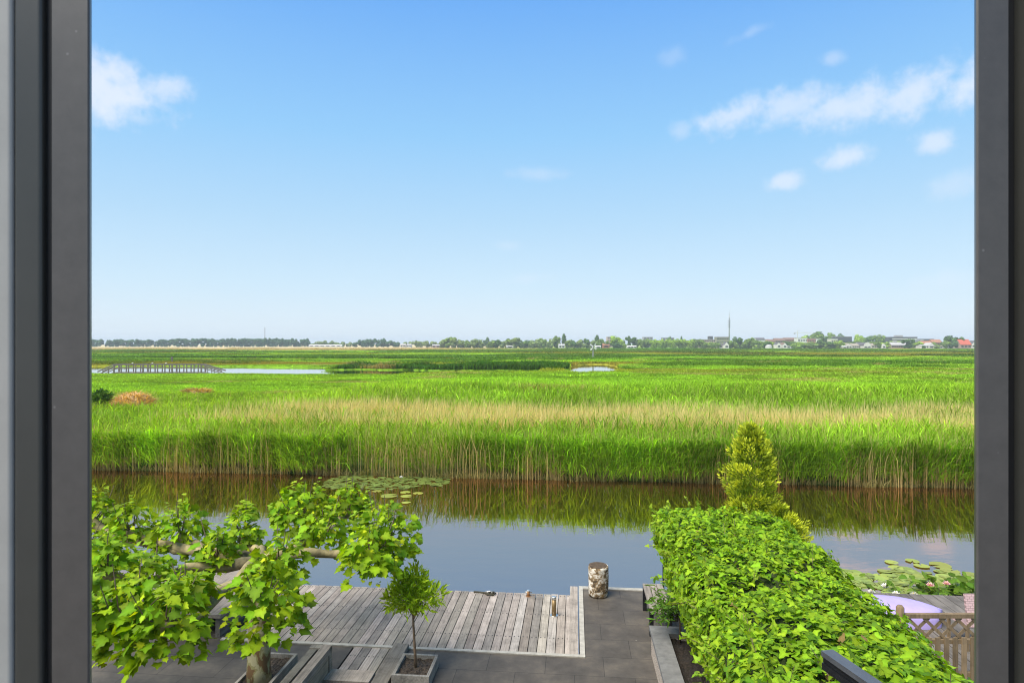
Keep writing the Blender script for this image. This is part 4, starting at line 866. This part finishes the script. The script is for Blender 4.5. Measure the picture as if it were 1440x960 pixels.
wp = empty('windpump', 'small white metal windpump standing in the marsh', 'windpump', (x, y, -.2)); MAT['white'] = plain('white_painted_metal', (.70, .70, .68), .5, 0, .06)
b = MB(); b.bar((-.35, 0, 0), (0, 0, 4.4), .12, .12); b.bar((.35, 0, 0), (0, 0, 4.4), .12, .12); b.bar((0, .4, 0), (0, 0, 4.4), .12, .12); b.box(-.3, .3, -.03, .03, 1.6, 1.7); b.build('mast', plain('grey_mast', (.3, .3, .29), .6), wp)
for k in range(4):
    a = R(45 + 90 * k); b = MB(); dx, dz = math.cos(a), math.sin(a); px_, pz_ = -dz, dx
    b.add([(dx * .15 + px_ * .05, -.3, 4.2 + dz * .15 + pz_ * .05), (dx * 1.25 + px_ * .3, -.34, 4.2 + dz * 1.25 + pz_ * .3), (dx * 1.25 - px_ * .1, -.26, 4.2 + dz * 1.25 - pz_ * .1), (dx * .15 - px_ * .05, -.3, 4.2 + dz * .15 - pz_ * .05)], [(0, 1, 2, 3)]); b.build('blade', MAT['white'], wp)
b = MB(); b.box(-.05, .05, -.3, 1.1, 4.15, 4.25); b.build('shaft', MAT['white'], wp); b = MB(); b.box(-.03, .03, 1.1, 1.9, 3.9, 4.7); b.build('tail_vane', MAT['white'], wp)
x, y, z = far(242, 507, 175); pp = empty('marsh_post', 'grey wooden stake in the marsh behind the footbridge', 'post', (x, y, -.2)); b = MB(); b.box(-.16, .16, -.12, .12, 0, 1.6); b.build('stake', MAT['bridge'], pp); b = MB(); b.box(-.4, .4, -.165, -.123, 1.0, 1.3); b.build('board', MAT['bridge'], pp)

# ------------------------------------------------------------------ far trees
def crown(kind, seed):
    rg = np.random.default_rng(seed)      # unit tree: height 1, half width .5
    if kind == 'round': lobes = [(rg.normal(0, .17), rg.normal(0, .17), rg.uniform(.38, .78), rg.uniform(.17, .27)) for _ in range(11)]; n = 900
    elif kind == 'tall': lobes = [(rg.normal(0, .16), rg.normal(0, .16), rg.uniform(.22, .88), rg.uniform(.14, .22)) for _ in range(15)]; n = 900
    elif kind == 'bush': lobes = [(rg.normal(0, .22), rg.normal(0, .2), rg.uniform(.15, .66), rg.uniform(.2, .32)) for _ in range(11)]; n = 900
    elif kind == 'row': lobes = [(rg.normal(0, .2), rg.normal(0, .2), rg.uniform(.3, .85), rg.uniform(.14, .2)) for _ in range(13)]; n = 800
    else: lobes = [(0, 0, z, .5 * (.2 + .8 * math.sin(math.pi * min(1, (1.04 - z) * 1.1)) ** .8) * .9) for z in np.linspace(.1, .97, 12)]; n = 800
    P, D = [], []
    for x, y, z, r in lobes:
        k = max(20, n // len(lobes)); d = rdir(k); sc_ = (r, r, r * (.8 if kind != 'cypress' else .12)); P.append(np.array([x, y, z]) + d * np.array(sc_) * rg.uniform(.6, 1.0, (k, 1))); D.append(d)
    P = np.concatenate(P); D = np.concatenate(D); P[:, 2] = .05 + .95 * (P[:, 2] - np.percentile(P[:, 2], 1)) / (np.percentile(P[:, 2], 99.3) - np.percentile(P[:, 2], 1)); P[:, 2] = np.clip(P[:, 2], .03, 1.02); q_ = np.percentile(np.abs(P[:, :2]), 98); P[:, :2] *= .5 / q_; n = len(P); sz = rg.uniform(.05, .11, n)
    X = np.cross(D, rdir(n)); X /= np.linalg.norm(X, axis=1, keepdims=True); Z_ = np.cross(D + rg.normal(0, .5, (n, 3)), X); Z_ /= np.linalg.norm(Z_, axis=1, keepdims=True)
    V = np.stack([P - sz[:, None] * X, P + sz[:, None] * Z_ * .8, P + sz[:, None] * X, P - sz[:, None] * Z_ * .8], 1).reshape(-1, 3); i = np.arange(n) * 4
    col = np.repeat(rg.uniform(.6, 1.4, (n, 1)) * np.ones((n, 3)), 4, 0) * (1 + .25 * (P[:, 2:3].repeat(4, 0) > .6) * np.array([1, 1, 0]))
    return np_mesh('crown_' + kind, V, np.stack([i, i + 1, i + 2, i + 3], 1), col=col)
def tint_mat(name, c):
    m, t, o = new_mat(name); a = N(t, 'ShaderNodeAttribute', attribute_name='Col'); p = N(t, 'ShaderNodeBsdfDiffuse'); t.links.new(mixc(t, 1.0, a.outputs[0], c, 'MULTIPLY'), p.inputs[0])
    tr = N(t, 'ShaderNodeBsdfTranslucent'); t.links.new(mixc(t, 1.0, a.outputs[0], c, 'MULTIPLY'), tr.inputs[0]); mx = N(t, 'ShaderNodeMixShader', inp={0: .2}); t.links.new(p.outputs[0], mx.inputs[1]); t.links.new(tr.outputs[0], mx.inputs[2]); t.links.new(mx.outputs[0], o.inputs[0]); return m
TM = {'mid': tint_mat('mid_green_leaf', (.15, .23, .055)), 'light': tint_mat('light_green_leaf', (.24, .36, .05)), 'dark': tint_mat('dark_green_leaf', (.075, .145, .04)), 'grey': tint_mat('grey_green_leaf', (.20, .27, .10)), 'blue': tint_mat('haze_blue_leaf', (.07, .145, .085))}  # the blue tint puts distance haze into the farthest trees' leaf colour
CR = {}
def crown_mesh(kind, var, tint):
    k = (kind, var, tint)
    if k not in CR:
        if (kind, var) not in CR: CR[(kind, var)] = crown(kind, hash((len(kind), var)) % 1000 + len(kind) * 31)
        me = CR[(kind, var)].copy(); me.materials.clear(); me.materials.append(TM[tint]); CR[k] = me
    return CR[k]
tb = MB(); tb.tube([(0, 0, 0), (0, 0, .6)], [.03, .015], 6); TRUNK = tb.mesh('tree_trunk', MAT['bark'])
tr_rand = random.Random(11)
def tree(px, top, wpx, Y, kind, tint, label, group, base=-.2, name='tree'):
    x, y, z = far(px, top, Y); h = z - base; wd = wpx * Y / F
    e = empty(name, label, 'tree', (x, Y + tr_rand.uniform(-6, 6), base), tr_rand.random() * 6.28, group)
    e.scale = (wd * 1.15, wd * 1.15, h)
    link('trunk', TRUNK, None, e); link('crown', crown_mesh(kind, tr_rand.randrange(3), tint), None, e); return e
px = 118.
while px < 433:
    q = tr_rand.uniform(4.6, 7.4); sparse = px < 245
    tree(px, (476.2 if px > 240 else 477.6) + tr_rand.uniform(-.7, .9), q * (1.35 if not sparse else 1.2) + 1.5, 1000, 'row', 'blue', 'tall tree in the even row along the horizon at far left' if not sparse else 'tree in the thinner left end of the far horizon row', 'trees in the far left windbreak row', name='row_tree'); px += q
def named(px, top, w_, Y, kind, tint, label): return tree(px, top, w_, Y, kind, tint, label, None)
for px, top, w_ in [(441, 482.5, 8), (448, 480, 10), (457, 479, 9), (464, 479.3, 9), (474, 481, 8), (482, 480.5, 9), (490, 481, 8)]: tree(px, top, w_, 1000, 'bush', 'grey', 'low grey green tree behind the long white farm building', 'low trees behind the white farm building')
for px, top, w_ in [(500, 481, 9), (508, 478, 9), (515, 477, 10), (523, 477, 9), (531, 476.5, 9), (539, 476, 9), (546, 479, 9), (553, 479.5, 9), (560, 481, 8)]: tree(px, top, w_, 950, 'round', 'blue', 'rounded dark tree in the clump right of the mast', 'clump of dark trees right of the mast')
for px, top, w_ in [(570, 481, 10), (577, 480, 9), (586, 479, 8), (593, 480, 9), (600, 479.5, 9), (608, 480, 9), (615, 482, 9)]: tree(px, top, w_, 900, 'round', 'grey', 'hazy low tree among the far farmhouses left of the willows', 'hazy trees by the far farmhouses')
for px, top, w_, kd, tn in [(623, 477.5, 14, 'bush', 'grey'), (631, 474.5, 13, 'tall', 'mid'), (639, 475, 13, 'tall', 'grey'), (648, 477.5, 13, 'bush', 'grey'), (657, 478.5, 12, 'bush', 'mid'), (666, 477, 13, 'round', 'grey'), (675, 478, 12, 'bush', 'grey'), (691, 478.5, 12, 'bush', 'mid'), (699, 478, 12, 'round', 'dark'), (708, 479, 12, 'bush', 'grey'), (716, 476.5, 12, 'round', 'mid'), (724, 475.5, 12, 'tall', 'grey'), (733, 478.5, 12, 'bush', 'mid'), (741, 478.5, 11, 'bush', 'dark'), (749, 478.5, 12, 'bush', 'grey'), (757, 477.3, 12, 'bush', 'grey'), (765, 476, 13, 'round', 'mid'), (774, 476.8, 12, 'bush', 'grey')]: tree(px, top, w_, 740, kd, tn, 'grey green willow like tree in the belt left of the cypress', 'tree belt left of the slim cypress')
named(684, 474.7, 7, 900, 'tall', 'dark', 'small dark tree top poking above the grey green tree belt')
named(782.5, 473, 12, 750, 'round', 'mid', 'round topped tree standing just left of the tallest slim cypress')
named(792.5, 470.2, 5, 760, 'cypress', 'dark', 'tallest slim dark cypress above the horizon trees'); named(838.8, 472, 5.5, 760, 'cypress', 'dark', 'shorter dark cypress behind the white windpump')
for px, top, w_, kd, tn in [(801, 477.5, 12, 'bush', 'mid'), (808, 479, 10, 'bush', 'dark'), (816, 477.5, 13, 'bush', 'grey'), (825, 476.6, 9, 'tall', 'dark'), (832, 478.5, 11, 'bush', 'grey'), (844, 477, 12, 'round', 'mid'), (853, 479.5, 10, 'bush', 'mid')]: tree(px, top, w_, 740, kd, tn, 'bushy tree between the two slim cypresses and the windpump', 'trees between the two cypresses')
named(869, 473, 17, 740, 'round', 'light', 'big round bright green tree right of the brown block'); named(868, 482, 12, 700, 'bush', 'dark', 'low dark bush in front of the big round bright tree'); named(885, 473, 8, 760, 'tall', 'dark', 'narrow dark poplar right of the round bright tree'); named(890, 474.8, 7, 745, 'tall', 'dark', 'second narrow dark tree beside the dark poplar')
for px, top, w_ in [(897, 477.5, 9), (903, 477, 9), (910, 476.5, 10), (917, 478, 9)]: tree(px, top, w_, 740, 'round', 'mid', 'mid green tree between the dark poplars and the clipped row', 'trees right of the dark poplars')
for k in range(9): tree(922 + k * 8.1, 477 + tr_rand.uniform(-.3, .6), 11, 720, 'round', 'light' if k < 7 else 'mid', 'bright level topped street tree in the long row on the horizon', 'bright level row of street trees')
named(942, 473.2, 8, 900, 'bush', 'dark', 'dark tree crown peeping above the bright street tree row'); named(957, 473.5, 3, 900, 'cypress', 'dark', 'thin pointed tree top above the bright street tree row')
for k in range(4): tree(993 + k * 7, 481, 9, 700, 'bush', 'mid', 'low tree in front of the pale pink apartment block', 'low trees before the pink block')
for px, top, w_, tn in [(1031, 479, 11, 'mid'), (1041, 474.3, 14, 'dark'), (1049, 477.5, 12, 'mid'), (1057, 475.2, 12, 'mid'), (1064, 478.5, 11, 'mid')]: tree(px, top, w_, 700, 'round', tn, 'full green tree in the clump right of the radio tower', 'tree clump right of the radio tower')
for px, top, w_, kd, tn, lb in [(1079, 480.5, 10, 'bush', 'dark', 'dark bush left of the white dome tent roof'), (1112, 480, 12, 'round', 'dark', 'dark tree beside the white gabled cottage'), (1123, 481, 17, 'bush', 'light', 'wide green bush in front of the white apartments, left one'), (1143, 482.5, 20, 'bush', 'mid', 'wide green bush in front of the red brick block'), (1157, 478, 11, 'tall', 'dark', 'dark tree right of the red brick block'), (1168, 480.5, 11, 'tall', 'dark', 'dark tree left of the bright green rounded tree'), (1179, 479, 13, 'bush', 'light', 'bright green rounded tree left of the white farmhouses'),
                            (1134, 471.5, 17, 'bush', 'light', 'light green tree crown by the crane on the wooded rise'), (1146, 468.8, 20, 'round', 'mid', 'broad tree crown at the left of the wooded rise'), (1157, 467, 16, 'round', 'dark', 'highest dark tree crown on the wooded rise'), (1172, 468.6, 14, 'round', 'mid', 'round dark tree crown left of the white flat roof'), (1187, 469.6, 14, 'bush', 'dark', 'flat dark tree crown behind the white flat roof'),
                            (1204, 474.5, 13, 'bush', 'light', 'light tree left of the tall poplar behind the farmhouses'), (1211, 471, 12, 'tall', 'light', 'tall light green tree behind the farmhouses'), (1222, 473, 13, 'round', 'dark', 'dark rounded tree behind the curved gable'), (1231, 472.3, 12, 'tall', 'mid', 'tall feathery tree left of the dark office block'), (1240, 471.3, 14, 'round', 'mid', 'round tree nearest the left end of the dark office'),
                            (1246, 481.5, 13, 'bush', 'light', 'bright bush right of the last white farmhouse'), (1281, 477, 13, 'tall', 'dark', 'conical dark tree in front of the office block'), (1295, 485.5, 5, 'bush', 'dark', 'tiny round dark bush at the field edge'), (1317, 485.5, 9, 'bush', 'mid', 'low bush in front of the orange roofed houses'), (1340, 472.5, 17, 'round', 'dark', 'big dark oak left of the red roof, crown nearest the white wall'), (1348, 474.5, 11, 'round', 'dark', 'dark tree crown touching the big oak on its right'), (1357, 484, 12, 'bush', 'light', 'bright bush under the steep red roof'), (1236, 480.5, 10, 'bush', 'mid', 'small tree between farmhouse and bright bush'), (1329, 479, 9, 'bush', 'mid', 'small tree left of the big dark oak')]:
    named(px, top, w_, 860 if top < 475 and 1125 < px < 1245 else 690, kd, tn, lb)

px = 1003.
while px < 1346:
    tree(px, 480.6 + tr_rand.uniform(-1.2, 1.6), tr_rand.uniform(9, 13), 722, tr_rand.choice(['bush', 'round']), tr_rand.choice(['mid', 'mid', 'dark', 'light']), 'low garden tree in the green belt behind the far village houses', 'garden trees behind the village houses'); px += tr_rand.uniform(8, 14)
# ------------------------------------------------------------------ far buildings
def bmat(name, c, r=.85): return plain(name, c, r, 0, .10, .5)
BM = {'white': bmat('white_render', (.60, .59, .56)), 'pink': bmat('pinkish_brick', (.42, .31, .28)), 'brick': bmat('red_brick', (.36, .19, .15)), 'brown': bmat('brown_brick_wall', (.30, .23, .19)), 'grey': bmat('grey_cladding', (.30, .31, .33)), 'olive': bmat('olive_cladding', (.25, .24, .16)), 'charcoal': bmat('charcoal_cladding', (.075, .08, .09)), 'cream': bmat('cream_render', (.55, .50, .42)),
      'rdark': bmat('dark_slate_roof', (.10, .095, .10)), 'rred': bmat('bright_red_tile_roof', (.44, .10, .06)), 'rorange': bmat('orange_tile_roof', (.33, .15, .085)), 'rbrown': bmat('brown_tile_roof', (.19, .12, .09)), 'rwhite': bmat('white_sheet_roof', (.66, .66, .66)), 'rgrey': bmat('grey_sheet_roof', (.38, .37, .36)), 'rthatch': bmat('thatched_roof', (.30, .26, .20)), 'glass': plain('dark_window_glass', (.03, .035, .045), .15, 0, .1, 1)}
def building(px0, px1, top, eave, Y, wall, roof, label, kind='gable', name='house', cat='house', floors=1, nwin=3, depth=10., base=-.2):
    x0 = (px0 - 720) * Y / F; x1 = (px1 - 720) * Y / F; zt_ = CAM_H - (top - HZ) * Y / F - base; ze = CAM_H - (eave - HZ) * Y / F - base
    e = empty(name, label, cat, ((x0 + x1) / 2, Y, base)); a = (x1 - x0) / 2; dp = depth
    wb, rb = MB(), MB()
    if kind == 'flat': wb.box(-a, a, 0, dp, 0, zt_ - .4); rb.box(-a - .2, a + .2, -.2, dp + .2, zt_ - .397, zt_)
    elif kind == 'gable':      # ridge along x
        wb.box(-a, a, 0, dp, 0, ze); wb.add([(-a, 0, ze + .002), (-a, dp, ze + .002), (-a, dp / 2, zt_ - .15)], [(0, 1, 2)]); wb.add([(a, 0, ze + .002), (a, dp, ze + .002), (a, dp / 2, zt_ - .15)], [(0, 2, 1)])
        o_ = .4; rb.add([(-a - o_, -o_, ze - .1), (a + o_, -o_, ze - .1), (a + o_, dp / 2, zt_), (-a - o_, dp / 2, zt_), (-a - o_, dp + o_, ze - .1), (a + o_, dp + o_, ze - .1)], [(0, 1, 2, 3), (3, 2, 5, 4)])
    elif kind in ('front', 'dutch'):    # gable to the viewer
        if kind == 'front': gp = [(-a, ze), (a, ze), (0, zt_)]
        else: gp = [(a * math.cos(R(q)), ze + (zt_ - ze) * math.sin(R(q))) for q in range(180, -1, -20)][::-1]
        gp = [(-a, 0), (a, 0)] + ([(a, ze), (0, zt_), (-a, ze)] if kind == 'front' else [(x, z) for x, z in gp])
        n_ = len(gp); wb.add([(x, 0, z) for x, z in gp] + [(x, dp, z) for x, z in gp], [tuple(range(n_)), tuple(range(n_, 2 * n_))[::-1]] + [(i, n_ + i, n_ + (i + 1) % n_, (i + 1) % n_) for i in range(n_)])
        rp_ = gp[2:]; rp_ = [(x * 1.06, z + .25) for x, z in rp_]; k = len(rp_); rb.add([(x, .25, z) for x, z in rp_] + [(x, dp + .3, z) for x, z in rp_], [(i, i + 1, k + i + 1, k + i) for i in range(k - 1)])
    elif kind == 'dome':
        n1, n2 = 6, 14; vs = [(a * math.cos(R(90 * i / n1)) * math.cos(6.283 * j / n2), dp / 2 + a * math.cos(R(90 * i / n1)) * math.sin(6.283 * j / n2), zt_ * (.3 + .7 * math.sin(R(90 * i / n1)))) for i in range(n1 + 1) for j in range(n2)]
        rb.add(vs, [(i * n2 + j, i * n2 + (j + 1) % n2, (i + 1) * n2 + (j + 1) % n2, (i + 1) * n2 + j) for i in range(n1) for j in range(n2)], smooth=True); wb.tube([(0, dp / 2, 0), (0, dp / 2, zt_ * .3)], a * .98, 14)
    wb.build('wall', BM[wall], e); rb.build('roof', BM[roof], e)
    hh = zt_ - .4 if kind == 'flat' else ze
    for fl in range(floors):
        zc_ = hh * (fl + .55) / floors; hz = min(.8, hh / floors * .28)
        for k in range(nwin):
            xc = -a + 2 * a * (k + .5) / nwin; ww_ = a / nwin * .62; MB().box(xc - ww_, xc + ww_, -.09, -.004, zc_ - hz, zc_ + hz).build('window', BM['glass'], e)
    return e, a, zt_
BD = [(434, 480, 484.6, 485.6, 985, 'white', 'rwhite', 'long low white farm building at the end of the far tree row', 'gable', 1, 6),
      (563, 570, 483, 484.8, 880, 'cream', 'rgrey', 'pale farmhouse far left of the willows, first of two', 'gable', 1, 2), (572, 578, 483.5, 485, 870, 'white', 'rgrey', 'white farmhouse far left of the willows, second of two', 'gable', 1, 2), (608, 618, 484, 485.6, 800, 'pink', 'rgrey', 'small pinkish barn just left of the tall willows', 'gable', 1, 2),
      (712, 722, 485.6, 486.7, 730, 'white', 'rgrey', 'tiny pale shed at the foot of the tree belt', 'gable', 1, 1), (786, 794, 483.5, 485.6, 725, 'white', 'rgrey', 'small white cottage below the tallest cypress', 'gable', 1, 2), (848, 857, 482.5, 485, 730, 'rorange', 'rorange', 'little orange brick shed beside the round bright tree', 'gable', 1, 1),
      (838, 845, 486, 487, 700, 'white', 'rwhite', 'low white shed right of the windpump', 'gable', 1, 1), (883, 895, 485.8, 486.8, 705, 'white', 'rwhite', 'long low white shed below the dark poplars', 'gable', 1, 3),
      (854, 862, 473.2, 474, 900, 'pink', 'rgrey', 'brown apartment tower behind the round bright tree', 'flat', 4, 3), (905, 918, 473.6, 474, 950, 'grey', 'rgrey', 'flat grey block behind the mid green trees', 'flat', 4, 3), (932, 948, 474.8, 475.5, 930, 'grey', 'rdark', 'dark flat building behind the bright street trees', 'flat', 3, 4),
      (982, 1006, 477, 477.6, 790, 'pink', 'rgrey', 'long pale pink apartment block left of the radio tower', 'flat', 3, 8), (998.5, 1002.5, 472.6, 474.5, 800, 'charcoal', 'rdark', 'small dark stair tower above the pink block', 'flat', 2, 1), (1008, 1025, 473.6, 474.4, 810, 'olive', 'rbrown', 'olive flat topped block at the foot of the radio tower', 'flat', 3, 5),
      (1008, 1016, 481.5, 485, 695, 'white', 'rdark', 'white cottage below the olive block', 'gable', 1, 2), (1019, 1025, 481, 485, 690, 'white', 'rdark', 'white gabled cottage below the radio tower', 'front', 1, 1), (1064, 1076, 474.7, 477.8, 760, 'white', 'rdark', 'white house with dark slate roof right of the tree clump', 'gable', 1, 3),
      (1077, 1090, 476.8, 479.5, 770, 'brick', 'rbrown', 'brick terrace house with brown roof, left of the lower row', 'gable', 2, 4), (1090.5, 1104, 475.3, 478.6, 780, 'brown', 'rbrown', 'brown terrace house with dark roof, middle of the row', 'gable', 2, 4), (1104.5, 1122, 474.6, 477.5, 790, 'brick', 'rbrown', 'long brick terrace left of the white apartments', 'gable', 2, 6),
      (1079, 1088.5, 484.2, 486, 680, 'white', 'rgrey', 'pale grey domed tent roof at the field edge', 'dome', 0, 0), (1093, 1098, 481.5, 484.5, 690, 'white', 'rdark', 'white gabled cottage just right of the dome', 'front', 1, 1), (1101.5, 1106.5, 482, 485, 690, 'white', 'rbrown', 'white gabled cottage left of the wide green bush', 'front', 1, 1), (1106.8, 1116, 486, 487, 688, 'white', 'rgrey', 'low white outhouse beside the gabled cottage', 'gable', 1, 2),
      (1122, 1136, 475, 475.6, 760, 'white', 'rgrey', 'white apartment block below the crane', 'flat', 2, 4), (1136.2, 1148, 475.6, 476.2, 758, 'brick', 'rgrey', 'red brick apartment block between two white ones', 'flat', 2, 5), (1148.3, 1154, 476, 476.6, 756, 'white', 'rgrey', 'narrow white block right of the red brick one', 'flat', 2, 1), (1169, 1178, 476.5, 477.4, 770, 'cream', 'rwhite', 'pale block partly hidden by the bright rounded tree', 'flat', 2, 3),
      (1175, 1198, 472.8, 474.6, 800, 'charcoal', 'rwhite', 'dark walled hall with broad white flat roof', 'flat', 1, 5),
      (1185.5, 1191, 486, 487.2, 680, 'white', 'rwhite', 'low white lean-to at the left of the farmhouses', 'gable', 1, 1), (1190, 1198, 482.8, 486, 688, 'white', 'rthatch', 'white farmhouse gable, leftmost of the farmhouses', 'front', 1, 2), (1198.5, 1208, 482.6, 486, 690, 'white', 'rthatch', 'white farmhouse with pale thatched roof', 'gable', 1, 3), (1207.5, 1215, 481, 485.5, 692, 'white', 'rdark', 'white farmhouse with dark slate roof beside the curved gable', 'gable', 1, 2), (1215, 1225, 481.5, 486.5, 684, 'white', 'rdark', 'white farmhouse with large curved gable', 'dutch', 1, 2), (1226, 1236, 482.5, 485.5, 690, 'cream', 'rthatch', 'cream farmhouse right of the curved gable', 'gable', 1, 3), (1241, 1246, 483.5, 486, 685, 'white', 'rgrey', 'small white house left of the bright bush', 'front', 1, 1),
      (1251, 1290, 473.6, 474.2, 800, 'charcoal', 'rdark', 'wide dark office block with white horizontal bands', 'flat', 0, 0), (1254, 1276, 481, 485, 705, 'brown', 'rgrey', 'row of brown brick houses below the dark office', 'gable', 1, 7), (1283, 1299, 477.6, 479, 740, 'grey', 'rwhite', 'grey hall with white roof right of the office', 'flat', 1, 4), (1296, 1313, 476.4, 477.2, 800, 'charcoal', 'rdark', 'long dark flat building behind the orange roofs', 'flat', 1, 4),
      (1298, 1311, 479.2, 483, 720, 'cream', 'rorange', 'pale house with orange tile roof, left of two', 'gable', 1, 3), (1311.5, 1325, 477.2, 481.5, 735, 'brick', 'rorange', 'brick house with taller orange tile roof, right of two', 'gable', 2, 4), (1306, 1314.5, 482, 486, 695, 'white', 'rgrey', 'white front gabled house below the orange roofs', 'front', 1, 1), (1296, 1306, 484.6, 486, 690, 'white', 'rgrey', 'low white house below the orange roofs', 'gable', 1, 3), (1318, 1334, 485.5, 486.6, 688, 'white', 'rthatch', 'low white stable between the orange roofs and oak', 'gable', 1, 4), (1326, 1334, 481, 484, 730, 'cream', 'rthatch', 'cream house half hidden left of the big oak', 'gable', 1, 2),
      (1342, 1353, 485.2, 486.6, 685, 'cream', 'rwhite', 'low cream annexe beside the steep red roof', 'gable', 1, 2), (1351, 1366, 477, 484.6, 680, 'brown', 'rred', 'house with steep bright red roof near the right jamb', 'gable', 1, 3), (1366.4, 1380, 479, 484, 690, 'white', 'rdark', 'white house at the right window jamb', 'front', 1, 2)]
for px0, px1, top, eave, Y, wl, rf, lb, kd, fl, nw in BD:
    e, a, h = building(px0, px1, top, eave, Y, wl, rf, lb, kd, 'building' if kd == 'flat' else ('tent' if kd == 'dome' else 'house'), 'building' if kd == 'flat' else ('tent' if kd == 'dome' else 'house'), fl, nw)
    if 'white horizontal bands' in lb:
        for zz in (h - 2.6, h - 5.4):
            MB().box(-a + 3, a - .3, -.25, -.02, zz - .55, zz + .55).build('white_band', BM['white'], e); MB().box(-a + .5, a - .3, -.13, -.015, zz - 1.75, zz - .62).build('window_strip', BM['glass'], e)
        MB().box(-a + 10, -a + 18, 2, 8, h + .003, h + 2.2).build('rooftop_unit', BM['rgrey'], e)

# radio tower, mast, crane ---------------------------------------------------
Y = 900.; x, y, z = far(1025.5, 437, Y); hT = z + .2
rt = empty('radio_tower', 'tall slender grey radio tower with stacked round platforms', 'radio tower', (x, Y, -.2)); MAT['tower'] = plain('pale_concrete', (.30, .30, .30), .8, 0, .06, .3)
b = MB(); b.tube([(0, 0, 0), (0, 0, hT * .5), (0, 0, hT * .76)], [1.05, .8, .6], 12); b.build('shaft', MAT['tower'], rt)
for k in range(4):
    zz = hT * (.56 + .055 * k); b = MB(); b.tube([(0, 0, zz), (0, 0, zz + .5)], 2.2, 16); b.tube([(0, 0, zz + .55), (0, 0, zz + 1.2)], 1.4, 16); b.build('platform', BM['grey'], rt)
b = MB(); b.tube([(0, 0, hT * .76), (0, 0, hT * .86)], [.62, .5], 10); b.tube([(0, 0, hT * .86), (0, 0, hT)], [.26, .12], 8); b.build('antenna', BM['rgrey'], rt)
Y = 1080.; x, y, z = far(372.5, 460, Y); mm_ = empty('lattice_mast', 'thin tall mast rising behind the far left tree row', 'mast', (x, Y, -.2)); b = MB()
b.bar((0, 0, 0), (0, 0, z + .2), .9, .9); b.build('pole', plain('grey_steel_mast', (.28, .28, .30), .6), mm_)
Y = 850.; x, y, z = far(1121.5, 465, Y); cr = empty('tower_crane', 'pale tower crane above the white apartment block', 'crane', (x, Y, -.2)); MAT['crane'] = plain('pale_crane_steel', (.58, .58, .58), .6); zj = CAM_H - (468.2 - HZ) * Y / F + .2; hz_ = z + .2
b = MB(); b.box(-.45, .45, -.45, .45, 0, hz_); b.build('mast', MAT['crane'], cr)
b = MB(); b.box(-4.5, 20, -.35, .35, zj, zj + .8); b.build('jib', MAT['crane'], cr); b = MB(); b.bar((0, 0, hz_), (14, 0, zj + .8), .25, .25); b.bar((0, 0, hz_), (-4, 0, zj + .8), .25, .25); b.build('tie', MAT['crane'], cr); b = MB(); b.box(-5, -3, -.6, .6, zj - 1.4, zj - .01); b.build('counterweight', BM['grey'], cr)

# ------------------------------------------------------------------ haze
hz = bpy.data.materials.new('pale_haze'); hz.use_nodes = True; t = hz.node_tree; t.nodes.clear(); o = N(t, 'ShaderNodeOutputMaterial')
vv = N(t, 'ShaderNodeVolumePrincipled', inp={'Color': (.86, .94, 1.0, 1), 'Density': 0.00024}); t.links.new(vv.outputs[0], o.inputs['Volume'])
tag(MB().box(-12500, 12500, -8000, 9500, -2.6, 62).build('haze', hz), kind='stuff')
